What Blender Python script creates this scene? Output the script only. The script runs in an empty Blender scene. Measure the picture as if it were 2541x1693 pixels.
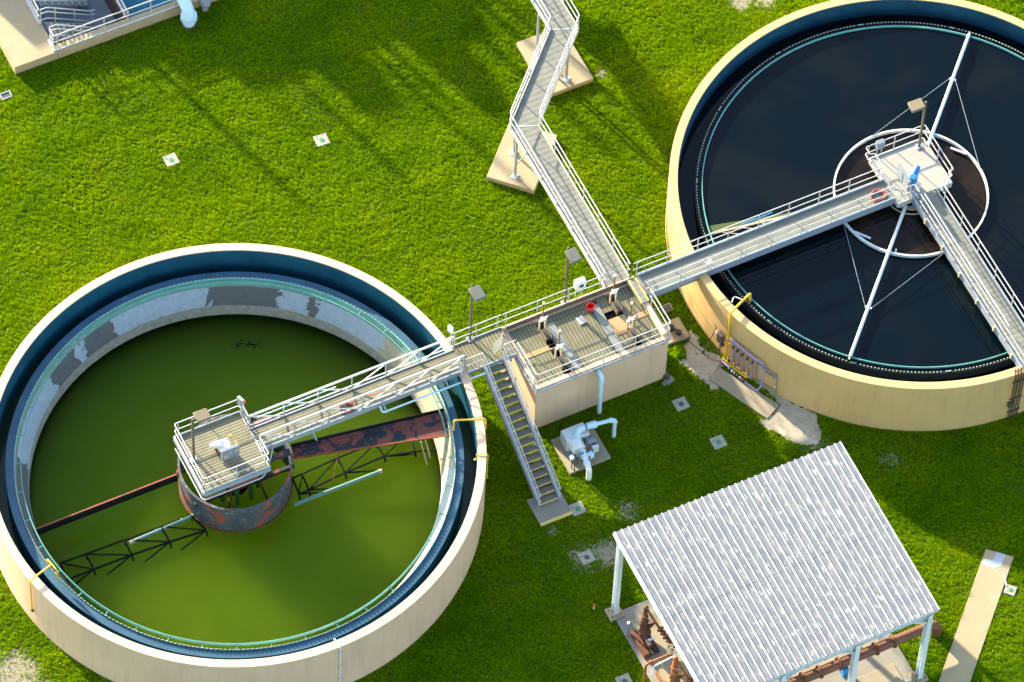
import bpy, bmesh, math, random
import numpy as np
from mathutils import Vector, Matrix
random.seed(7); rng = np.random.default_rng(11)
SC = bpy.context.scene
COL = SC.collection
R_ = math.radians
PI = math.pi

# ---------------------------------------------------------------- camera, sky, sun, exposure
cd = bpy.data.cameras.new('camera'); cam = bpy.data.objects.new('camera', cd); COL.objects.link(cam)
RT = Vector((0.8981178, -0.4387342, 0.0299452)); UP = Vector((0.3499252, 0.7542407, 0.5555838)); FW = Vector((0.2663395, 0.4885012, -0.8309211))
M = Matrix((RT, UP, -FW)).transposed().to_4x4(); M.translation = Vector((-71.9846, -125.6535, 217.4006))
cam.matrix_world = M
cd.sensor_width = 36; cd.lens = 196.365; cd.clip_start = 1; cd.clip_end = 5000
SC.camera = cam

SUN_AZ, SUN_EL = 106.5, 18.4          # degrees, counter-clockwise from +X, and above the horizon
w = bpy.data.worlds.new('World'); SC.world = w; w.use_nodes = True
nt = w.node_tree; bg = nt.nodes['Background']
sky = nt.nodes.new('ShaderNodeTexSky'); sky.sky_type = 'NISHITA'; sky.sun_disc = False
sky.sun_elevation = R_(SUN_EL); sky.sun_rotation = R_(90 - SUN_AZ)
sky.air_density = 1.0; sky.dust_density = 1.4; sky.ozone_density = 1.0
nt.links.new(sky.outputs[0], bg.inputs[0]); bg.inputs[1].default_value = 0.15
sd = bpy.data.lights.new('sun', 'SUN'); sd.energy = 5.0; sd.angle = R_(1.0); sd.color = (1.0, 0.86, 0.64)
sun = bpy.data.objects.new('sun', sd); COL.objects.link(sun)
se, ca = R_(SUN_EL), R_(SUN_AZ)
sun.rotation_euler = Vector((-math.cos(se)*math.cos(ca), -math.cos(se)*math.sin(ca), -math.sin(se))).to_track_quat('-Z', 'Y').to_euler()
SC.view_settings.view_transform = 'Standard'; SC.view_settings.look = 'None'
SC.view_settings.gamma = 1.0; SC.view_settings.use_curve_mapping = False
SC.view_settings.exposure = 2.0

# ---------------------------------------------------------------- materials
def new_mat(name):
    m = bpy.data.materials.new(name); m.use_nodes = True
    return m, m.node_tree.nodes, m.node_tree.links, m.node_tree.nodes['Principled BSDF']
def ramp(nd, stops):
    r = nd.new('ShaderNodeValToRGB'); e = r.color_ramp.elements
    while len(e) < len(stops): e.new(0.5)
    for k, (p, c) in enumerate(stops): e[k].position = p; e[k].color = (*c, 1)
    return r
def noise(nd, ln, co, scale, detail=4, rough=0.55, dist=0.0):
    n = nd.new('ShaderNodeTexNoise'); n.inputs['Scale'].default_value = scale; n.inputs['Detail'].default_value = detail
    n.inputs['Roughness'].default_value = rough; n.inputs['Distortion'].default_value = dist
    ln.new(co, n.inputs['Vector']); return n
def mix(nd, ln, fac, a, b, mode='MIX'):
    m = nd.new('ShaderNodeMix'); m.data_type = 'RGBA'; m.blend_type = mode
    for s, v in ((m.inputs[0], fac), (m.inputs[6], a), (m.inputs[7], b)):
        if isinstance(v, (int, float)): s.default_value = v
        elif isinstance(v, tuple): s.default_value = (*v, 1)
        else: ln.new(v, s)
    return m.outputs[2]
def pbr(name, c1, c2=None, scale=1.5, rough=0.6, metal=0.0, bump=0.0, bscale=30, fine=0.0, spots=None, spec=0.5, stretch=None, runs=0.0):
    """two-tone noise paint / concrete / metal; spots = (colour, scale, threshold, softness) for wear with a shape of its own"""
    m, nd, ln, p = new_mat(name)
    tc = nd.new('ShaderNodeTexCoord'); co = tc.outputs['Object']
    if stretch:
        mp = nd.new('ShaderNodeMapping'); mp.inputs['Scale'].default_value = stretch; ln.new(co, mp.inputs[0]); co = mp.outputs[0]
    c2 = c2 or tuple(x*0.86 for x in c1)
    n = noise(nd, ln, co, scale, 5, 0.6)
    r = ramp(nd, ((0.36, c1), (0.66, c2))); ln.new(n.outputs['Fac'], r.inputs[0])
    col = r.outputs[0]
    if fine:
        nf = noise(nd, ln, co, 22, 3, 0.6); rf = ramp(nd, ((0.3, (1-fine,)*3), (0.7, (1.0,)*3))); ln.new(nf.outputs['Fac'], rf.inputs[0])
        col = mix(nd, ln, 1.0, col, rf.outputs[0], 'MULTIPLY')
    for s in (spots or []):
        sc, ss, th, so = s[:4]
        ns = noise(nd, ln, co, ss, 5, 0.6, 0.6)
        rs = ramp(nd, ((th, (0, 0, 0)), (min(1, th+so), (1, 1, 1)))); ln.new(ns.outputs['Fac'], rs.inputs[0])
        col = mix(nd, ln, rs.outputs[0], col, sc)
    if runs:                                           # faint vertical water runs and repainted panels
        mp = nd.new('ShaderNodeMapping'); mp.inputs['Scale'].default_value = (2.6, 2.6, .22); ln.new(tc.outputs['Object'], mp.inputs[0])
        nr = noise(nd, ln, mp.outputs[0], 1.0, 5, .65); rr = ramp(nd, ((.34, (1-runs,)*3), (.5, (1, 1, 1)), (.74, (1+runs*.25,)*3))); ln.new(nr.outputs['Fac'], rr.inputs[0])
        col = mix(nd, ln, 1.0, col, rr.outputs[0], 'MULTIPLY')
    ln.new(col, p.inputs['Base Color'])
    p.inputs['Roughness'].default_value = rough; p.inputs['Metallic'].default_value = metal
    p.inputs['Specular IOR Level'].default_value = spec
    if bump:
        nb = noise(nd, ln, co, bscale, 3, 0.6); b = nd.new('ShaderNodeBump'); b.inputs['Strength'].default_value = bump; b.inputs['Distance'].default_value = 0.02
        ln.new(nb.outputs['Fac'], b.inputs['Height']); ln.new(b.outputs[0], p.inputs['Normal'])
    return m
MT = {}
MT['wall_pink'] = pbr('painted_concrete_pinkish', (.70, .475, .30), (.65, .435, .272), .5, .75, runs=.10, bump=.15, bscale=12, fine=.05, spots=[((.48, .36, .23), .9, .70, .12)])
MT['wall_tan'] = pbr('painted_concrete_tan', (.61, .40, .155), (.56, .365, .142), .5, .75, runs=.10, bump=.15, bscale=12, fine=.05, spots=[((.46, .32, .14), .9, .70, .12)])
MT['wall_box'] = pbr('painted_concrete_box', (.65, .46, .30), (.60, .42, .27), .6, .75, runs=.10, bump=.15, bscale=12, fine=.06, spots=[((.44, .32, .2), 1.1, .68, .14)])
MT['lining'] = pbr('blue_tank_lining', (.012, .098, .145), (.009, .07, .11), .8, .42, fine=.2)
MT['lining_dark'] = pbr('dark_blue_tank_lining', (.016, .085, .13), (.010, .055, .09), .8, .42, fine=.2)
MT['launder'] = pbr('blue_launder_paint', (.022, .105, .165), (.014, .07, .12), 1.3, .5, fine=.2, spots=[((.16, .21, .24), 1.8, .66, .06)])
MT['teal'] = pbr('teal_fibreglass', (.13, .38, .33), (.10, .31, .28), 1.2, .5, fine=.15, spots=[((.33, .40, .26), 2.0, .63, .1)])
MT['teal_pipe'] = pbr('teal_pipe_paint', (.13, .25, .19), (.10, .20, .155), 2.0, .5, fine=.15)
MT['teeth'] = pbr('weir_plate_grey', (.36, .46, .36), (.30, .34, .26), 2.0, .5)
MT['teeth_white'] = pbr('weir_teeth_white', (.62, .66, .60), (.5, .55, .5), 2.0, .5)
MT['conc'] = pbr('concrete', (.33, .285, .19), (.28, .24, .16), .9, .85, bump=.25, bscale=25, fine=.1, spots=[((.26, .23, .18), 1.4, .66, .14)])
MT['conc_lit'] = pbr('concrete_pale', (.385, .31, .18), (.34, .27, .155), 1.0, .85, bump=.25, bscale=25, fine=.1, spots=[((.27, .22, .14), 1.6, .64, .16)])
MT['conc_grey'] = pbr('concrete_grey', (.27, .25, .205), (.225, .21, .17), .9, .85, bump=.25, bscale=25, fine=.12, spots=[((.15, .14, .115), 1.1, .62, .16), ((.33, .315, .28), 2.0, .68, .08)])
MT['alu'] = pbr('white_aluminium', (.53, .53, .495), (.45, .455, .425), 3.0, .42, .2)
MT['galv'] = pbr('galvanised_grey', (.33, .37, .40), (.27, .31, .34), 3.0, .45, .3)
MT['steel_white'] = pbr('off_white_steel', (.64, .69, .70), (.57, .62, .63), 1.5, .45, .05)
MT['panel_grey'] = pbr('panel_grey_paint', (.18, .22, .25), (.155, .19, .22), 2.0, .45)
MT['deckplate'] = pbr('platform_plate', (.34, .325, .275), (.30, .285, .24), 1.2, .6, fine=.08)
MT['bronze'] = pbr('bronze_pole', (.14, .105, .06), (.11, .085, .05), 2.0, .5, .2)
MT['lamp'] = pbr('lamp_housing_taupe', (.17, .145, .085), (.15, .125, .075), 2.0, .5)
MT['lamp_grey'] = pbr('lamp_housing_grey', (.13, .13, .10), (.11, .11, .09), 2.0, .5)
MT['yellow'] = pbr('yellow_pipe_paint', (.78, .50, .03), (.70, .42, .025), 2.0, .5)
MT['yellow_edge'] = pbr('yellow_edge_paint', (.72, .52, .13), (.62, .45, .12), 4.0, .7)
MT['purple'] = pbr('purple_pipe_paint', (.36, .27, .46), (.30, .22, .42), 2.0, .5)
MT['rust'] = pbr('rusted_iron', (.17, .055, .022), (.10, .032, .014), 3.0, .8, bump=.4, bscale=40, fine=.3, spots=[((.27, .11, .035), 4, .6, .1)])
MT['rust_orange'] = pbr('orange_rust', (.36, .125, .025), (.24, .08, .02), 4.0, .75, bump=.3, bscale=40, fine=.3)
MT['brown_pipe'] = pbr('brown_pipe_coating', (.165, .062, .026), (.125, .047, .021), 1.2, .6, fine=.2)
MT['darksteel'] = pbr('black_steel_peeling_red', (.012, .018, .024), (.022, .028, .034), 2.0, .6, fine=.3, spots=[((.19, .045, .03), 1.1, .53, .02), ((.24, .07, .025), 2.6, .64, .03)])
MT['well'] = pbr('black_steel_chalky', (.055, .066, .073), (.095, .108, .115), 1.5, .6, fine=.4, spots=[((.24, .26, .265), 5.0, .57, .14), ((.27, .062, .045), 1.0, .575, .012)])
MT['truss'] = pbr('black_wet_steel', (.004, .006, .006), (.007, .008, .007), 2.0, .8, spots=[((.03, .012, .008), 3, .66, .06)], spec=.1)
MT['redplate'] = pbr('faded_red_paint', (.30, .075, .06), (.24, .06, .05), 3.0, .7, fine=.25)
MT['redtop'] = pbr('orange_red_flange', (.36, .08, .03), (.22, .05, .03), 2.0, .6, fine=.3, spots=[((.03, .03, .03), 2.0, .64, .06)])
MT['greenpipe'] = pbr('green_stained_pipe', (.03, .16, .06), (.05, .20, .05), 2.0, .5)
MT['plastic'] = pbr('pale_plastic_film', (.42, .45, .47), (.34, .36, .37), 3.0, .3)
MT['plate'] = pbr('dull_cover_plate', (.23, .24, .21), (.19, .20, .175), 2.0, .5, .1, fine=.1)
MT['rusty_brown'] = pbr('dark_rusty_brown', (.14, .10, .06), (.10, .08, .055), 1.5, .8, spots=[((.20, .09, .04), 1.2, .6, .1)])
MT['tan_stain'] = pbr('stained_tan_concrete', (.40, .27, .13), (.34, .22, .10), 2.0, .85, fine=.15)
MT['tread'] = pbr('tread_grating', (.17, .16, .125), (.14, .13, .10), 3.0, .7, fine=.2)
MT['teal_face'] = pbr('teal_weir_face', (.26, .66, .58), (.20, .56, .50), 1.2, .5, fine=.15)
MT['black'] = pbr('black_rubber', (.018, .018, .018), (.03, .028, .026), 4.0, .6)
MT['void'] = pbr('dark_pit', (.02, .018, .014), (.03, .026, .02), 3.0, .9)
MT['blue'] = pbr('motor_blue', (.02, .20, .46), (.02, .16, .38), 3.0, .4)
MT['red'] = pbr('bucket_red', (.62, .02, .012), (.56, .015, .01), 3.0, .35)
MT['hose'] = pbr('red_hose', (.42, .10, .07), (.33, .08, .06), 6.0, .6)
MT['lightblue'] = pbr('pale_blue_pipe', (.55, .74, .80), (.50, .68, .75), 2.0, .4)
MT['white_pipe'] = pbr('white_pipe', (.78, .80, .76), (.72, .75, .72), 2.0, .4)
MT['lid_green'] = pbr('green_lid', (.05, .22, .11), (.04, .17, .09), 5.0, .5)
MT['lid_dark'] = pbr('iron_lid', (.07, .065, .055), (.05, .048, .042), 5.0, .6)
MT['pad_small'] = pbr('pale_concrete_cover', (.36, .345, .27), (.31, .30, .235), 4.0, .85, fine=.15, spots=[((.20, .19, .15), 5, .64, .1)])
MT['brownwire'] = pbr('brown_conduit', (.10, .055, .035), (.08, .045, .03), 2.0, .6)
MT['algae'] = pbr('algae_film', (.035, .075, .003), (.06, .08, .008), 3.0, .7, fine=.3)
MT['timber'] = pbr('weathered_lip', (.42, .37, .24), (.30, .26, .17), 6.0, .8)
MT['gravel'] = pbr('pale_gravel', (.52, .46, .34), (.43, .375, .27), 3.0, .9, bump=.8, bscale=45, fine=.4, spots=[((.16, .15, .07), 2.2, .60, .12), ((.50, .47, .38), 1.2, .58, .1)])
MT['darkbrown'] = pbr('dark_brown_wall', (.06, .038, .03), (.045, .03, .025), 1.0, .7)
MT['slate'] = pbr('slate_floor', (.17, .20, .23), (.15, .175, .20), .8, .8, fine=.08)
MT['bldg'] = pbr('building_render', (.55, .46, .33), (.50, .42, .30), .5, .8)
MT['orange_marker'] = pbr('orange_marker', (.8, .12, .03), (.7, .1, .03), 3, .5)

def grating(name, c1, c2, axis, pitch):
    m, nd, ln, p = new_mat(name)
    tc = nd.new('ShaderNodeTexCoord'); co = tc.outputs['Object']
    sp = nd.new('ShaderNodeSeparateXYZ'); ln.new(co, sp.inputs[0])
    ml = nd.new('ShaderNodeMath'); ml.operation = 'MULTIPLY'; ml.inputs[1].default_value = 2*PI/pitch; ln.new(sp.outputs['XY'.index(axis)], ml.inputs[0])
    sn = nd.new('ShaderNodeMath'); sn.operation = 'SINE'; ln.new(ml.outputs[0], sn.inputs[0])
    r = ramp(nd, ((0.0, c1), (0.55, c1), (0.9, c2)))
    mp = nd.new('ShaderNodeMapRange'); mp.inputs[1].default_value = -1; ln.new(sn.outputs[0], mp.inputs[0]); ln.new(mp.outputs[0], r.inputs[0])
    n = noise(nd, ln, co, 2.2, 5, .65); rn = ramp(nd, ((.3, (.78, .76, .72)), (.7, (1.08, 1.08, 1.05)))); ln.new(n.outputs['Fac'], rn.inputs[0])
    ln.new(mix(nd, ln, 1.0, r.outputs[0], rn.outputs[0], 'MULTIPLY'), p.inputs['Base Color'])
    p.inputs['Roughness'].default_value = .6; p.inputs['Metallic'].default_value = .1
    b = nd.new('ShaderNodeBump'); b.inputs['Strength'].default_value = .5; b.inputs['Distance'].default_value = .01; b.invert = True
    ln.new(mp.outputs[0], b.inputs['Height']); ln.new(b.outputs[0], p.inputs['Normal'])
    return m
MT['grate'] = grating('grating_grey', (.165, .158, .088), (.088, .083, .048), 'X', .17)
MT['grate_y'] = grating('grating_grey_cross', (.24, .245, .21), (.17, .175, .15), 'Y', .14)
MT['plank'] = grating('deck_plank', (.19, .182, .112), (.105, .10, .068), 'Y', .155)
MT['walkdeck'] = grating('walkway_deck', (.175, .183, .155), (.166, .174, .148), 'Y', .30)

def water_mat(name, c, rough, sss=0.0, alt=None, spec=.5):
    m, nd, ln, p = new_mat(name)
    tc = nd.new('ShaderNodeTexCoord'); n = noise(nd, ln, tc.outputs['Object'], .35, 4, .5, .4)
    r = ramp(nd, ((.3, c), (.7, alt or tuple(x*.8 for x in c)))); ln.new(n.outputs['Fac'], r.inputs[0])
    ln.new(r.outputs[0], p.inputs['Base Color']); p.inputs['Roughness'].default_value = rough; p.inputs['IOR'].default_value = 1.33
    p.inputs['Specular IOR Level'].default_value = spec
    if sss:
        p.inputs['Subsurface Weight'].default_value = 1.0; p.inputs['Subsurface Radius'].default_value = (1.0, 1.0, .6); p.inputs['Subsurface Scale'].default_value = sss
    nb = noise(nd, ln, tc.outputs['Object'], 3.0, 3, .5); b = nd.new('ShaderNodeBump'); b.inputs['Strength'].default_value = .08; b.inputs['Distance'].default_value = .02
    ln.new(nb.outputs['Fac'], b.inputs['Height']); ln.new(b.outputs[0], p.inputs['Normal'])
    return m
MT['water_green'] = water_mat('algae_green_water', (.088, .168, .0034), .25, 75.0, (.078, .152, .003), .08)
MT['water_channel'] = water_mat('channel_green_water', (.010, .045, .012), .12)
MT['water_dark'] = water_mat('dark_still_water', (.0004, .0036, .0060), .05, 0, (.0010, .0036, .0052), .30)
def well_water():
    """the water inside the right feed ring carries brown solids"""
    m = MT['water_dark'].copy(); m.name = 'brown_ring_water'; nd, ln = m.node_tree.nodes, m.node_tree.links; p = nd['Principled BSDF']
    src = p.inputs['Base Color'].links[0].from_socket; co = [n for n in nd if n.type == 'TEX_COORD'][0].outputs['Object']
    le = nd.new('ShaderNodeVectorMath'); le.operation = 'LENGTH'
    fl = nd.new('ShaderNodeVectorMath'); fl.operation = 'MULTIPLY'; fl.inputs[1].default_value = (1, 1, 0); ln.new(co, fl.inputs[0]); ln.new(fl.outputs[0], le.inputs[0])
    r = ramp(nd, ((.345, (1, 1, 1)), (.365, (0, 0, 0)))); mr = nd.new('ShaderNodeMapRange'); mr.inputs[2].default_value = 10.0; ln.new(le.outputs['Value'], mr.inputs[0]); ln.new(mr.outputs[0], r.inputs[0])
    n = noise(nd, ln, co, .9, 5, .6, .6); rb = ramp(nd, ((.35, (.0065, .0050, .0036)), (.68, (.018, .0115, .0070)))); ln.new(n.outputs['Fac'], rb.inputs[0])
    n2 = noise(nd, ln, co, .16, 4, .55, .4); rc = ramp(nd, ((.48, (0, 0, 0)), (.70, (.5, .5, .5)))); ln.new(n2.outputs['Fac'], rc.inputs[0])  # soft paler areas put faint cloud reflections into the water colour
    c = mix(nd, ln, rc.outputs[0], src, (.011, .0105, .0085)); ln.new(mix(nd, ln, r.outputs[0], c, rb.outputs[0]), p.inputs['Base Color']); return m
MT['water_ring'] = well_water()
MT['water_blue'] = water_mat('blue_basin_water', (.01, .16, .24), .1)

def roof_mat():
    m, nd, ln, p = new_mat('galvalume_sheet')
    tc = nd.new('ShaderNodeTexCoord'); co = tc.outputs['Object']
    mp = nd.new('ShaderNodeMapping'); mp.inputs['Scale'].default_value = (3.4, 1.5, 1); ln.new(co, mp.inputs[0])
    n1 = noise(nd, ln, mp.outputs[0], 1.0, 4, .6); r1 = ramp(nd, ((.3, (.135, .158, .185)), (.5, (.185, .197, .212)), (.72, (.25, .25, .245)))); ln.new(n1.outputs['Fac'], r1.inputs[0])
    mp2 = nd.new('ShaderNodeMapping'); mp2.inputs['Scale'].default_value = (6.0, 2.6, 1); mp2.inputs['Location'].default_value = (3.3, 1.7, 0); ln.new(co, mp2.inputs[0])
    n2 = noise(nd, ln, mp2.outputs[0], 1.0, 2, .5); r2 = ramp(nd, ((.55, (0, 0, 0)), (.66, (1, 1, 1)))); ln.new(n2.outputs['Fac'], r2.inputs[0])
    # drip rows above the purlins
    sp = nd.new('ShaderNodeSeparateXYZ'); ln.new(co, sp.inputs[0])
    ml = nd.new('ShaderNodeMath'); ml.operation = 'MULTIPLY'; ml.inputs[1].default_value = 2*PI/1.18; ln.new(sp.outputs[1], ml.inputs[0])
    sn = nd.new('ShaderNodeMath'); sn.operation = 'SINE'; ln.new(ml.outputs[0], sn.inputs[0])
    mr = nd.new('ShaderNodeMapRange'); mr.inputs[1].default_value = -1; mr.inputs[3].default_value = .35; ln.new(sn.outputs[0], mr.inputs[0])
    mm = nd.new('ShaderNodeMath'); mm.operation = 'MULTIPLY'; ln.new(mr.outputs[0], mm.inputs[0]); ln.new(r2.outputs[0], mm.inputs[1])
    c = mix(nd, ln, mm.outputs[0], r1.outputs[0], (.38, .375, .345))
    ln.new(c, p.inputs['Base Color']); p.inputs['Roughness'].default_value = .5; p.inputs['Metallic'].default_value = .15
    return m
MT['roof'] = roof_mat()

def ledge_mat():
    """patchy plaster: pale blue and bare grey stretches and a painted sunlit one round the ring, plain concrete below the slope"""
    m, nd, ln, p = new_mat('patched_concrete_ledge')
    tc = nd.new('ShaderNodeTexCoord'); co = tc.outputs['Object']
    sp = nd.new('ShaderNodeSeparateXYZ'); ln.new(co, sp.inputs[0])
    an = nd.new('ShaderNodeMath'); an.operation = 'ARCTAN2'; ln.new(sp.outputs[1], an.inputs[0]); ln.new(sp.outputs[0], an.inputs[1])
    n = noise(nd, ln, co, 1.9, 6, .6, .8)
    nm = nd.new('ShaderNodeMath'); nm.operation = 'MULTIPLY_ADD'; nm.inputs[1].default_value = .20; nm.inputs[2].default_value = -.10; ln.new(n.outputs['Fac'], nm.inputs[0])
    ad = nd.new('ShaderNodeMath'); ad.operation = 'ADD'; ln.new(an.outputs[0], ad.inputs[0]); ln.new(nm.outputs[0], ad.inputs[1])
    mr = nd.new('ShaderNodeMapRange'); mr.inputs[1].default_value = -PI; mr.inputs[2].default_value = PI; ln.new(ad.outputs[0], mr.inputs[0])
    pale, grey, sun_warm = (.36, .42, .47), (.115, .118, .115), (.40, .36, .25)  # sunlight on the bridge side is put into the warm tone
    st = [(-180, grey), (-150, pale), (-75, pale), (-45, pale), (-27, pale), (-24, sun_warm), (-14, (.24, .20, .12)), (-9, sun_warm), (20, pale), (41, grey), (45, pale), (53, grey), (72.5, pale), (101, grey), (110, pale), (113.5, grey), (125, pale), (150.5, grey)]
    st = [x for x in st if x[0] not in (-75, -45)]
    r = nd.new('ShaderNodeValToRGB'); r.color_ramp.interpolation = 'CONSTANT'; e = r.color_ramp.elements
    while len(e) < len(st): e.new(.5)
    for k, (a, c) in enumerate(st): e[k].position = (a+180)/360; e[k].color = (*c, 1)
    ln.new(mr.outputs[0], r.inputs[0])
    rz = ramp(nd, ((.0, (1, 1, 1)), (.02, (0, 0, 0)), (.86, (0, 0, 0)), (.87, (1, 1, 1)))); mz = nd.new('ShaderNodeMapRange'); mz.inputs[1].default_value = 1.37; mz.inputs[2].default_value = 2.35; ln.new(sp.outputs[2], mz.inputs[0]); ln.new(mz.outputs[0], rz.inputs[0])
    n2 = noise(nd, ln, co, 4, 5, .65); r2 = ramp(nd, ((.3, (.24, .225, .175)), (.7, (.34, .31, .25)))); ln.new(n2.outputs['Fac'], r2.inputs[0])
    c = mix(nd, ln, rz.outputs[0], r.outputs[0], r2.outputs[0])
    r3 = ramp(nd, ((.3, (.82, .82, .8)), (.7, (1.06, 1.05, 1)))); ln.new(n2.outputs['Fac'], r3.inputs[0])
    ln.new(mix(nd, ln, 1.0, c, r3.outputs[0], 'MULTIPLY'), p.inputs['Base Color']); p.inputs['Roughness'].default_value = .8
    return m
MT['ledge'] = ledge_mat()

def ground_mat():
    m, nd, ln, p = new_mat('lawn_soil')
    tc = nd.new('ShaderNodeTexCoord'); co = tc.outputs['Object']
    n = noise(nd, ln, co, .45, 6, .65); r = ramp(nd, ((.3, (.030, .062, .0012)), (.55, (.050, .088, .0016)), (.75, (.068, .096, .003)))); ln.new(n.outputs['Fac'], r.inputs[0])
    at = nd.new('ShaderNodeAttribute'); at.attribute_name = 'bare'
    n2 = noise(nd, ln, co, 6, 5, .7); sub = nd.new('ShaderNodeMath'); sub.operation = 'ADD'
    ln.new(at.outputs['Fac'], sub.inputs[0]); ln.new(n2.outputs['Fac'], sub.inputs[1])
    rr = ramp(nd, ((.82, (0, 0, 0)), (.95, (1, 1, 1)))); ln.new(sub.outputs[0], rr.inputs[0])
    n3 = noise(nd, ln, co, 14, 4, .6); r3 = ramp(nd, ((.35, (.17, .145, .085)), (.65, (.33, .30, .23)))); ln.new(n3.outputs['Fac'], r3.inputs[0])
    ln.new(mix(nd, ln, rr.outputs[0], r.outputs[0], r3.outputs[0]), p.inputs['Base Color'])
    p.inputs['Roughness'].default_value = .95; p.inputs['Specular IOR Level'].default_value = .1
    nb = noise(nd, ln, co, 9, 4, .7); b = nd.new('ShaderNodeBump'); b.inputs['Strength'].default_value = .7; b.inputs['Distance'].default_value = .05
    ln.new(nb.outputs['Fac'], b.inputs['Height']); ln.new(b.outputs[0], p.inputs['Normal'])
    return m
MT['ground'] = ground_mat()
def grass_mat():
    m, nd, ln, p = new_mat('grass_blades')
    tc = nd.new('ShaderNodeTexCoord'); co = tc.outputs['Object']
    n = noise(nd, ln, co, .33, 6, .62, .3)
    r = ramp(nd, ((.28, (.165, .30, .0012)), (.46, (.23, .40, .0012)), (.60, (.295, .44, .0016)), (.76, (.335, .42, .004)))); ln.new(n.outputs['Fac'], r.inputs[0])
    mp = nd.new('ShaderNodeMapping'); mp.inputs['Scale'].default_value = (.10, .55, 1); mp.inputs['Rotation'].default_value = (0, 0, .25); ln.new(co, mp.inputs[0])
    n5 = noise(nd, ln, mp.outputs[0], 1.0, 4, .6); r5 = ramp(nd, ((.35, (.80, .86, .9)), (.65, (1.12, 1.06, 1.0)))); ln.new(n5.outputs['Fac'], r5.inputs[0])
    n6 = noise(nd, ln, co, .75, 5, .7, .5); r6 = ramp(nd, ((.66, (1, 1, 1)), (.80, (1.25, .92, 3.0)))); ln.new(n6.outputs['Fac'], r6.inputs[0])   # tired, yellowed spots
    base = mix(nd, ln, 1.0, mix(nd, ln, 1.0, r.outputs[0], r5.outputs[0], 'MULTIPLY'), r6.outputs[0], 'MULTIPLY')
    g = nd.new('ShaderNodeNewGeometry'); rg = ramp(nd, ((0, (.62, .68, .6)), (.8, (1.05, 1.05, 1.0)), (1.0, (1.35, 1.2, 1.2)))); ln.new(g.outputs['Random Per Island'], rg.inputs[0])
    c = mix(nd, ln, 1.0, base, rg.outputs[0], 'MULTIPLY')
    nd.remove(p)
    d = nd.new('ShaderNodeBsdfDiffuse'); t = nd.new('ShaderNodeBsdfTranslucent'); mx = nd.new('ShaderNodeMixShader'); mx.inputs[0].default_value = .5
    ln.new(c, d.inputs[0]); ln.new(c, t.inputs[0]); ln.new(d.outputs[0], mx.inputs[1]); ln.new(t.outputs[0], mx.inputs[2])
    ln.new(mx.outputs[0], nd['Material Output'].inputs[0])
    return m
MT['grass'] = grass_mat()

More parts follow.
